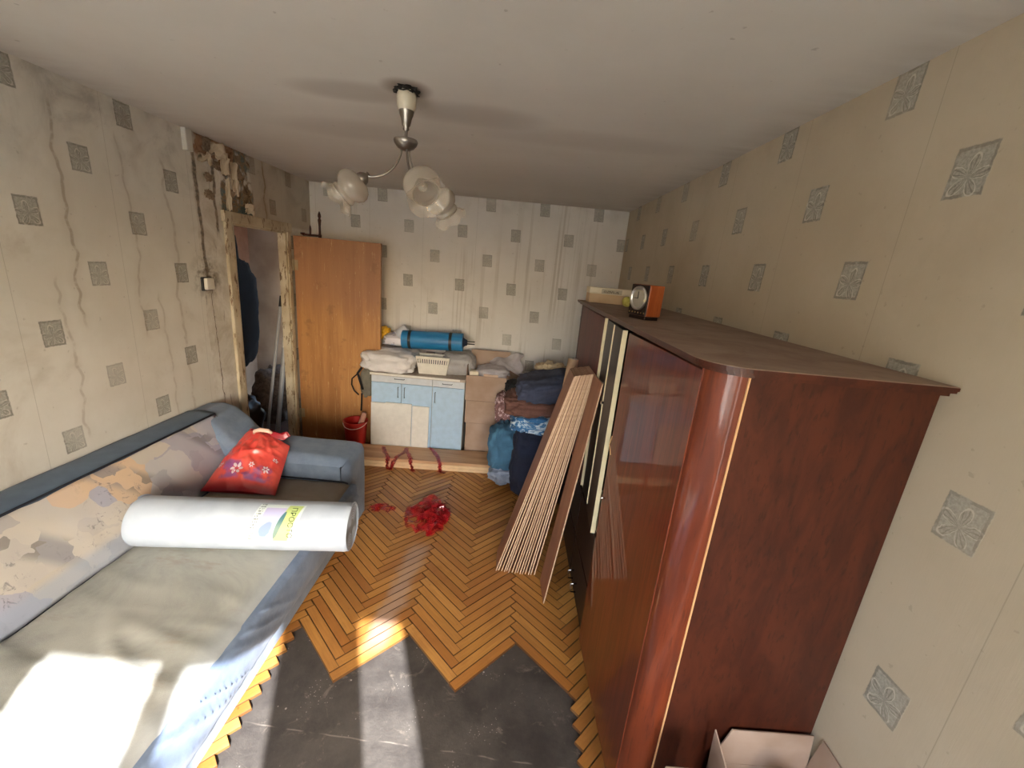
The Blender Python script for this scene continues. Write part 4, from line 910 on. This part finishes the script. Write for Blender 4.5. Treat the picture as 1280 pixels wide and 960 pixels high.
c = B(); c.tube([(x0, yf, zt), (x1, yf, zt), (x1, yr, zt), (x0, yr, zt)], 0.005, 8, closed=True); ob('rim', c, M_swt, bk)
c = B(); c.box((-0.84, yf + 0.02, zb + 0.005), (-0.61, yr - 0.03, zt - 0.02)); ob('dark_tin', c, plastic('dark_tin_paint', lin(60, 64, 78), 0.5), label='dark tin inside the white slotted basket', cat='tin')
c = B(); c.box((-1.15, CY + 0.0, ZC), (-1.00, CY + 0.06, ZC + 0.012), 0.002); ob('black_folder', c, M_blk, label='thin black folder sticking out under the white sack', cat='folder')

# ---- backpack, strap and bucket left of the cabinet
mbp = fabric('grey_backpack', lin(122, 118, 106), lin(94, 92, 84), 14, 160)
bp = thing('backpack', (-1.37, 4.03, 0.5), 'grey backpack with black straps squeezed between the open door and the cabinet', 'bag')
c = B(); c.blob((-1.372, 4.02, 0.66), (0.14, 0.22, 0.34), seed=4, amp=0.12, freq=2, power=0.6, flat=False); ob('pack_body', c, mbp, bp, smooth=True)
M_strap = fabric('black_webbing', lin(28, 26, 28), lin(18, 18, 20), 30)
c = B(); c.ribbon([(-1.41, 3.90, 0.80), (-1.45, 3.895, 0.745), (-1.495, 3.89, 0.70), (-1.50, 3.89, 0.64), (-1.475, 3.89, 0.58), (-1.43, 3.89, 0.54)], 0.012, (0, 1, 0)); ob('strap', c, M_strap, bp, solid=0.004)
c = B(); c.ribbon([(-1.40, 3.895, 0.82), (-1.44, 3.89, 0.76), (-1.42, 3.885, 0.70), (-1.39, 3.885, 0.60)], 0.022, (0, 1, 0)); ob('strap', c, M_strap, bp, solid=0.005)
c = B(); c.ribbon([(-1.40, 3.888, 0.56), (-1.402, 3.886, 0.46), (-1.405, 3.88, 0.38)], 0.016, (0, 1, 0)); ob('strap', c, M_strap, bp, solid=0.004)
M_red = plastic('red_bucket_plastic', lin(172, 34, 28), 0.35)
bu = thing('bucket', (-1.445, 3.80, 0), 'red plastic bucket on the floor between the open door and the cabinet', 'bucket')
c = B(); c.lathe([(0.0, 0.002), (0.085, 0.002), (0.112, 0.30), (0.118, 0.302), (0.118, 0.31), (0.108, 0.31), (0.082, 0.012), (0.0, 0.01)], 36, Matrix.Translation((-1.432, 3.80, 0))); ob('bucket_wall', c, M_red, bu, smooth=True, angle=40)
c = B(); c.tube([(-1.432 + 0.114 * math.cos(a), 3.80 - 0.114 * math.sin(a), 0.305 - 0.05 * math.sin(a)) for a in [PI * k / 16 for k in range(17)]], 0.003, 6); ob('handle', c, M_swt, bu)
c = B(); c.tube([(-1.40, 3.82, 0.16), (-1.375, 3.79, 0.28), (-1.335, 3.775, 0.40)], [0.03, 0.028, 0.022], 12); ob('rag', c, fabric('pink_cloth', lin(196, 150, 132), lin(160, 116, 100)), smooth=True, label='pinkish cloth rag sticking up out of the red bucket', cat='rag')

# ------------------------------------------------------------------ cardboard boxes
mcb = Mat('cardboard', 0.85); r = mcb.rand(); X, Y, Z = mcb.xyz()
cc = mcb.mix(mcb.noise(6, 4).sm(0.3, 0.7), lin(172, 150, 134), lin(154, 130, 112)); cc = mcb.mix(mcb.noise(1, 2, vec=mcb.coord('Object', (4, 4, 90))) * 0.2, cc, lin(150, 118, 96)); mcb.base(cc); M_card = mcb.m
def shell(lo, hi, th=0.004):
    c = B(); (a, b_, c0_), (d, e, f) = lo, hi
    c.box((a, b_, c0_), (d, b_ + th, f)); c.box((a, e - th, c0_), (d, e, f)); c.box((a, b_, c0_), (a + th, e, f)); c.box((d - th, b_, c0_), (d, e, f)); c.box((a, b_, c0_), (d, e, c0_ + th)); return c
specs = [((-0.362, 3.865, 0.0), (0.000, 4.22, 0.362), 'lowest cardboard box of the stack beside the cabinet'), ((-0.374, 3.83, 0.374), (-0.006, 4.20, 0.604), 'middle cardboard box of the stack beside the cabinet')]
for lo, hi, lab_ in specs:
    t = thing('cardboard_box', ((lo[0] + hi[0]) / 2, (lo[1] + hi[1]) / 2, lo[2]), lab_, 'box', 'cardboard boxes stacked beside the cabinet')
    c = B(); c.box(lo, hi, 0.003, 1); ob('box_body', c, M_card, t)
    c = B(); ym = (lo[1] + hi[1]) / 2; c.box((lo[0] + 0.001, ym - 0.0015, hi[2]), (hi[0] - 0.001, ym + 0.0015, hi[2] + 0.0012)); ob('flap_joint', c, M_dark, t)
t = thing('cardboard_box', (-0.19, 4.0, 0.614), 'open cardboard box with raised flaps on top of the stack beside the cabinet', 'box', 'cardboard boxes stacked beside the cabinet')
ob('box_body', shell((-0.380, 3.80, 0.616), (0.004, 4.19, 0.862)), M_card, t)
for pts in ([(-0.38, 4.188, 0.862), (0.004, 4.188, 0.862), (0.02, 4.24, 1.03), (-0.385, 4.24, 1.03)], [(0.003, 3.80, 0.862), (0.003, 4.19, 0.862), (0.13, 4.17, 0.80), (0.13, 3.82, 0.80)], [(-0.379, 3.81, 0.862), (-0.379, 4.18, 0.862), (-0.386, 4.16, 0.93), (-0.386, 3.9, 0.93)]):
    c = B(); c.poly([Vector(p) for p in pts]); ob('flap', c, M_card, t, solid=0.004)
M_film = Mat('cloudy_film', 0.35); M_film.b.inputs['Alpha'].default_value = 0.8; M_film.base(M_film.mix(M_film.noise(12, 3).sm(0.3, 0.7), lin(204, 200, 206), lin(176, 170, 176))); M_film = M_film.m
c = B(); c.blob((-0.14, 4.0, 0.845), (0.34, 0.30, 0.16), seed=15, amp=0.15, freq=1.8, power=0.6, ridge=0.8); c.grid(lambda u, v: Vector((-0.20 + 0.34 * u + 0.02 * math.sin(9 * v), 4.0 + 0.20 * v + 0.015 * math.sin(14 * u), 0.88 + 0.17 * v * (0.35 + 0.65 * u) + 0.015 * math.sin(12 * u + 5 * v))), 30, 16); ob('polythene_film', c, M_film, smooth=True, label='cloudy polythene wrapping billowing out of the open top box', cat='film')
c = B(); c.box((-0.355, 3.85, 0.83), (-0.27, 3.95, 0.888), 0.004, 2, None); ob('white_packet', c, plastic('cream_packet', lin(232, 222, 200), 0.5), label='small cream packet showing in the front left of the open box', cat='packet')
c = B(); c.box((-0.22, 3.83, 0.845), (-0.08, 3.86, 0.874), 0.003, 2, None); ob('paper_packet', c, plastic('pinkish_packet', lin(226, 196, 172), 0.5), label='long pinkish packet showing along the front edge of the open box', cat='packet')

# ------------------------------------------------------------------ heap of clothes beside the boxes
def cloth(name, c_, sz, seed, mat_, lab_, cat, **kw):
    c = B(); kw.setdefault('ridge', 1.0); kw.setdefault('amp', 0.12); kw.setdefault('freq', 2.2); kw.setdefault('nu', 64); kw.setdefault('nv', 36)
    c.blob(c_, sz, seed=seed, **kw); return ob(name, c, mat_, smooth=True, label=lab_, cat=cat, group='clothes heaped beside the cardboard boxes')
M_navy = fabric('navy_wool', lin(34, 42, 66), lin(22, 28, 46), 8, 200); M_den = fabric('slate_quilt', lin(72, 80, 104), lin(46, 52, 74), 10, 150)
M_teal = fabric('teal_denim', lin(70, 116, 146), lin(52, 90, 120), 8, 220); M_brn = fabric('brown_knit', lin(120, 84, 74), lin(82, 54, 48), 12, 130); M_crm = fabric('cream_fleece', lin(226, 208, 176), lin(200, 180, 148), 14, 120)
mpl = Mat('blue_white_print', 0.9); mpl.base(mpl.mix(mpl.noise(13, 4, 0.6, dist=1.0).sm(0.48, 0.56), lin(60, 116, 168), lin(196, 216, 228))); M_plaid = mpl.m
mft = Mat('floral_print', 0.9); mft.base(mft.mix(mft.noise(26, 3).sm(0.5, 0.58), lin(126, 92, 92), lin(196, 170, 172))); M_flo = mft.m
cloth('navy_coat', (0.305, 3.27, 0.31), (0.42, 0.46, 0.66), 21, M_navy, 'dark navy coat hanging down to the floor below the heap of clothes', 'coat', power=0.45, amp=0.10)
cloth('teal_jeans', (0.045, 3.40, 0.36), (0.30, 0.40, 0.40), 23, M_teal, 'teal denim trousers slumped over the end of the plank pack', 'trousers', power=0.65)
cloth('grey_shirt', (0.055, 3.36, 0.135), (0.26, 0.34, 0.16), 24, fabric('grey_blue_shirt', lin(150, 160, 178), lin(112, 122, 140)), 'grey blue shirt crumpled under the teal trousers at the plank end', 'shirt', power=0.6, amp=0.2)
cloth('printed_blouse', (0.29, 3.30, 0.655), (0.42, 0.44, 0.15), 25, M_plaid, 'bright blue and white garment on top of the navy coat', 'shirt', power=0.5, amp=0.16)
cloth('brown_jumper', (0.27, 3.42, 0.765), (0.52, 0.50, 0.18), 26, M_brn, 'brown knitted jumper between the slate quilted jacket and the blue printed garment', 'jumper', power=0.5, amp=0.14)
cloth('quilted_jacket', (0.345, 3.45, 0.915), (0.50, 0.56, 0.22), 27, M_den, 'slate blue quilted jacket lying across the top of the clothes heap', 'jacket', power=0.5, amp=0.10, mat=Matrix.Rotation(-0.22, 4, 'Y'))
cloth('floral_scarf', (0.035, 3.66, 0.61), (0.22, 0.30, 0.30), 28, M_flo, 'mauve floral cloth stuffed between the boxes and the jumper', 'cloth', power=0.6, amp=0.2)
cloth('brown_scarf', (0.085, 3.62, 0.42), (0.26, 0.30, 0.28), 31, M_brn, 'brown cloth bulging between the lowest box and the teal trousers', 'cloth', power=0.6, amp=0.2)
cloth('black_hat', (0.10, 3.75, 0.80), (0.20, 0.20, 0.14), 29, M_strap, 'black cap wedged beside the open box at the back of the heap', 'hat', power=0.7)
cloth('cream_fleece', (0.42, 3.80, 0.96), (0.30, 0.22, 0.16), 30, M_crm, 'cream fleece ruffled behind the slate quilted jacket', 'fleece', power=0.7, amp=0.35, freq=3.2)
cloth('clothes_sack', (0.42, 3.82, 0.41), (0.52, 0.50, 0.86), 33, fabric('sack_cloth', lin(90, 84, 84), lin(66, 60, 60)), 'dark sack of clothes standing on the floor behind the heap', 'sack', power=0.5)

# ------------------------------------------------------------------ turned wooden piece on top of the door
M_turn = lacquer('dark_turned_wood', lin(74, 38, 28), lin(50, 24, 18), lin(30, 14, 12), 0.3, 0.4)
tw = thing('turned_wood_bracket', (-1.85, 3.97, 1.978), 'small dark turned wooden finial bracket resting on top of the open door', 'bracket')
c = B(); c.lathe([(0.0, 0), (0.014, 0), (0.016, 0.02), (0.010, 0.03), (0.010, 0.10), (0.013, 0.13), (0.016, 0.15), (0.009, 0.165), (0.015, 0.18), (0.012, 0.20), (0.004, 0.22), (0.0, 0.225)], 16, Matrix.Translation((-1.80, 3.97, 1.979))); ob('finial', c, M_turn, tw, smooth=True)
c = B(); c.tube([(-1.80, 3.97, 1.993), (-1.94, 3.97, 1.995)], 0.009, 10); ob('rail', c, M_turn, tw, smooth=True)
c = B(); c.lathe([(0, 0), (0.008, 0), (0.010, 0.05), (0.006, 0.07), (0, 0.085)], 12, Matrix.Translation((-1.885, 3.97, 2.0))); ob('peg', c, M_turn, tw, smooth=True)
c = B(); c.tube([(-1.94, 3.97, 1.996), (-1.975, 3.97, 2.004)], [0.016, 0.006], 10); ob('knob', c, M_turn, tw, smooth=True)

# ------------------------------------------------------------------ corridor contents
c = B(); c.blob((-2.62, 3.92, 1.22), (0.24, 0.60, 1.06), seed=41, amp=0.12, freq=1.5, power=0.65, flat=False, nu=48, nv=40)
c.blob((-2.64, 3.83, 1.74), (0.20, 0.40, 0.62), seed=45, amp=0.12, freq=1.5, power=0.8, flat=False, nu=36, nv=30)
ob('hanging_coat', c, fabric('black_coat', lin(20, 20, 28), lin(12, 12, 18)), smooth=True, label='black coat hanging in the dim corridor behind the door jamb', cat='coat')
M_alu = metal('dull_aluminium', (0.62, 0.64, 0.66, 1), 0.4); M_pole = plastic('grey_white_pole', lin(176, 178, 180), 0.35)
for (p0, p1, r_, mt_, lab_) in (((-2.35, 3.86, 0.0), (-2.35, 4.275, 1.37), 0.014, M_pole, 'thin pale pole with a dark tip leaning in the corridor, taller of the pair'), ((-2.33, 4.02, 0.0), (-2.33, 4.27, 0.95), 0.022, M_pole, 'thicker pale pole leaning beside the taller one in the corridor')):
    t = thing('ski_pole', p0, lab_, 'pole', 'pale poles leaning in the corridor')
    c = B(); c.tube([p0, p1], r_, 12); ob('shaft', c, mt_, t, smooth=True, angle=50)
    e = Vector(p1); d_ = (Vector(p1) - Vector(p0)).normalized(); c = B(); c.tube([e - d_ * 0.09, e + d_ * 0.02], r_ + 0.004, 12); ob('grip', c, M_blk if r_ < 0.016 else M_swt, t, smooth=True, angle=50)
c = B(); c.blob((-2.48, 3.62, 0.24), (0.36, 0.46, 0.50), seed=43, amp=0.15, power=0.6); ob('black_bag', c, plastic('black_polythene', lin(18, 18, 20), 0.4), smooth=True, label='black bag on the corridor floor below the coat', cat='bag')
c = B(); c.blob((-2.50, 4.35, 0.30), (0.34, 0.5, 0.62), seed=44, amp=0.18, power=0.6, freq=3); ob('patterned_bundle', c, fabric('mottled_bundle', lin(120, 104, 92), lin(54, 44, 40), 26), smooth=True, label='mottled dark bundle on the corridor floor behind the poles', cat='bundle')

# ------------------------------------------------------------------ ceiling lamp
LX, LY = -0.487, 1.862
M_nick = metal('aged_nickel', (0.30, 0.27, 0.24, 1), 0.35)
lp = thing('ceiling_lamp', (LX, LY, 2.5), 'nickel three-arm ceiling lamp with frosted scalloped glass shades', 'lamp')
TL = Matrix.Translation((LX, LY, 0))
c = B(); c.blob((LX, LY, 2.492), (0.085, 0.085, 0.03), seed=50, amp=0.35, freq=3, power=0.8, flat=False); ob('dark_torn_hole', c, plastic('hole_black', lin(34, 28, 24), 0.8), lp)  # dark blob standing in for the torn hole, its shade put into the colour
c = B(); c.lathe([(0.034, 2.492), (0.038, 2.47), (0.036, 2.44), (0.030, 2.425), (0.026, 2.42)], 24, TL); ob('ceramic_cup', c, plastic('cream_ceramic', lin(222, 212, 190), 0.3), lp, smooth=True, solid=0.002)
c = B(); c.lathe([(0.038, 2.478), (0.034, 2.44), (0.028, 2.415), (0.022, 2.40), (0.017, 2.375), (0.010, 2.366), (0.013, 2.358), (0.006, 2.352), (0.006, 2.33)], 24, TL); 
c = B(); c.lathe([(0.031, 2.428), (0.027, 2.41), (0.021, 2.395), (0.016, 2.372), (0.010, 2.366), (0.013, 2.358), (0.0065, 2.352), (0.0065, 2.33)], 24, TL); ob('canopy', c, M_nick, lp, smooth=True)
c = B(); c.lathe([(0.0065, 2.352), (0.0065, 2.325), (0.010, 2.322), (0.018, 2.324), (0.045, 2.322), (0.048, 2.316), (0.044, 2.304), (0.032, 2.290), (0.016, 2.282), (0.0, 2.280)], 28, TL); ob('bowl', c, M_nick, lp, smooth=True, angle=50)
mg = bpy.data.materials.new('frosted_glass'); mg.use_nodes = True; nt = mg.node_tree; nt.nodes.clear()
o_ = nt.nodes.new('ShaderNodeOutputMaterial'); m1 = nt.nodes.new('ShaderNodeMixShader'); m2 = nt.nodes.new('ShaderNodeMixShader'); tr = nt.nodes.new('ShaderNodeBsdfTransparent'); tl_ = nt.nodes.new('ShaderNodeBsdfTranslucent'); df_ = nt.nodes.new('ShaderNodeBsdfDiffuse'); gl = nt.nodes.new('ShaderNodeBsdfGlossy')
gl.inputs['Roughness'].default_value = 0.18; gl.inputs[0].default_value = (0.9, 0.87, 0.82, 1); tl_.inputs[0].default_value = lin(214, 206, 194); df_.inputs[0].default_value = lin(206, 198, 186)
m0 = nt.nodes.new('ShaderNodeMixShader'); m0.inputs[0].default_value = 0.5; nt.links.new(df_.outputs[0], m0.inputs[1]); nt.links.new(tl_.outputs[0], m0.inputs[2])
m1.inputs[0].default_value = 0.25; nt.links.new(m0.outputs[0], m1.inputs[1]); nt.links.new(tr.outputs[0], m1.inputs[2])
nt.links.new(thin_fresnel(nt, 0.5, 0.05).k, m2.inputs[0]); nt.links.new(m1.outputs[0], m2.inputs[1]); nt.links.new(gl.outputs[0], m2.inputs[2]); nt.links.new(m2.outputs[0], o_.inputs[0])
M_frost = mg
mcg = bpy.data.materials.new('clear_lamp_glass'); mcg.use_nodes = True; nt = mcg.node_tree; nt.nodes.clear()
o_ = nt.nodes.new('ShaderNodeOutputMaterial'); m2 = nt.nodes.new('ShaderNodeMixShader'); tr = nt.nodes.new('ShaderNodeBsdfTransparent'); gl = nt.nodes.new('ShaderNodeBsdfGlossy'); gl.inputs['Roughness'].default_value = 0.06; tr.inputs[0].default_value = (0.97, 0.96, 0.94, 1)
nt.links.new(thin_fresnel(nt, 0.6, 0.10).k, m2.inputs[0]); m3 = nt.nodes.new('ShaderNodeMixShader'); m3.inputs[0].default_value = 0.35; d3 = nt.nodes.new('ShaderNodeBsdfDiffuse'); d3.inputs[0].default_value = (0.75, 0.68, 0.58, 1); nt.links.new(tr.outputs[0], m3.inputs[1]); nt.links.new(d3.outputs[0], m3.inputs[2]); nt.links.new(m3.outputs[0], m2.inputs[1]); nt.links.new(gl.outputs[0], m2.inputs[2]); nt.links.new(m2.outputs[0], o_.inputs[0])
M_clear = mcg
def arm_shade(ang, length, shade=True, tilt=52):
    d = Vector((math.cos(ang), math.sin(ang), 0))
    P0 = Vector((LX, LY, 2.290)) + d * 0.016
    pts = []
    for k in range(15):
        t_ = k / 14; a = t_ * PI / 2
        pts.append(P0 + d * (length * (1 - math.cos(a)) * 0.9 + length * 0.1 * t_) + Vector((0, 0, -0.120 * math.sin(a))))
    pts.append(pts[-1] + d * 0.012 + Vector((0, 0, 0.004)))
    c = B(); c.tube(pts, 0.0045, 10); ob('arm', c, M_nick, lp, smooth=True)
    e = pts[-1]; axd = (d * math.cos(math.radians(tilt)) + Vector((0, 0, -math.sin(math.radians(tilt))))).normalized()
    SM = Matrix.Translation(e) @ axd.to_track_quat('Z', 'Y').to_matrix().to_4x4()
    c = B(); c.lathe([(0.005, -0.012), (0.009, -0.010), (0.006, -0.004), (0.012, 0.0), (0.024, 0.012), (0.028, 0.030), (0.026, 0.034)], 24, SM); ob('socket_cup', c, M_nick, lp, smooth=True)
    if shade:
        c = B(); c.lathe([(0.022, 0.026), (0.040, 0.030), (0.058, 0.042), (0.068, 0.060), (0.069, 0.076), (0.060, 0.094), (0.048, 0.104), (0.046, 0.108), (0.051, 0.114), (0.053, 0.121), (0.048, 0.128)], 48, SM); sh = ob('shade', c, M_frost, lp, smooth=True)
        def rf(r, z, a, j):
            k = j / 5; q = 1 - abs(math.cos(3.5 * a)) ** 1.5; return r * (1 + 0.05 * k * q), z + 0.016 * k * (0.5 - q)
        c = B(); c.lathe([(0.048, 0.128), (0.050, 0.133), (0.057, 0.137), (0.063, 0.143), (0.068, 0.152), (0.076, 0.160)], 84, SM, rf); sub('scalloped_rim', c, M_clear, sh, smooth=True)
        c = B(); c.tube([SM @ Vector((0.0485 * math.cos(2 * PI * k / 40), 0.0485 * math.sin(2 * PI * k / 40), 0.128)) for k in range(40)], 0.0025, 6, closed=True); sub('glass_bead', c, M_clear, sh, smooth=True)
        c = B(); c.lathe([(0.0, 0.10), (0.012, 0.097), (0.019, 0.085), (0.019, 0.072), (0.012, 0.055), (0.011, 0.03)], 20, SM); ob('bulb', c, M_clear, lp, smooth=True)
arm_shade(math.radians(188), 0.125, tilt=42); arm_shade(math.radians(-58), 0.12, tilt=36); arm_shade(math.radians(52), 0.12, tilt=45)

# ------------------------------------------------------------------ open cartons by the near side of the wardrobe
cb = thing('open_carton', (0.84, 0.78, 0), 'open cardboard carton in the corner between the wardrobe side and the wall', 'box')
ob('box_body', shell((0.735, 0.55, 0.0), (1.045, 0.945, 0.44)), M_card, cb)
for pts in ([(0.735, 0.944, 0.44), (1.045, 0.944, 0.44), (1.045, 0.957, 0.56), (0.79, 0.957, 0.56)], [(1.044, 0.55, 0.44), (1.044, 0.944, 0.44), (1.05, 0.93, 0.58), (1.05, 0.56, 0.58)], [(0.736, 0.55, 0.44), (0.736, 0.944, 0.44), (0.722, 0.935, 0.585), (0.722, 0.72, 0.50)]):
    c = B(); c.poly([Vector(p) for p in pts]); ob('flap', c, M_card, cb, solid=0.004)
def curl(u, v): return Vector((0.86 + 0.10 * u, 0.84 - 0.16 * v, 0.47 + 0.05 * math.sin(PI * u) - 0.05 * v))
c = B(); c.grid(curl, 10, 6); ob('curved_card', c, M_kraft, smooth=True, solid=0.004, label='curved piece of card lying inside the open corner carton', cat='card')
c = B(); c.box((0.535, 0.70, 0.0), (0.655, 0.835, 0.575), 0.004, 2); ob('slim_carton', c, plastic('pale_carton', lin(206, 190, 172), 0.7), label='slim pale carton standing upright beside the wardrobe corner', cat='box')
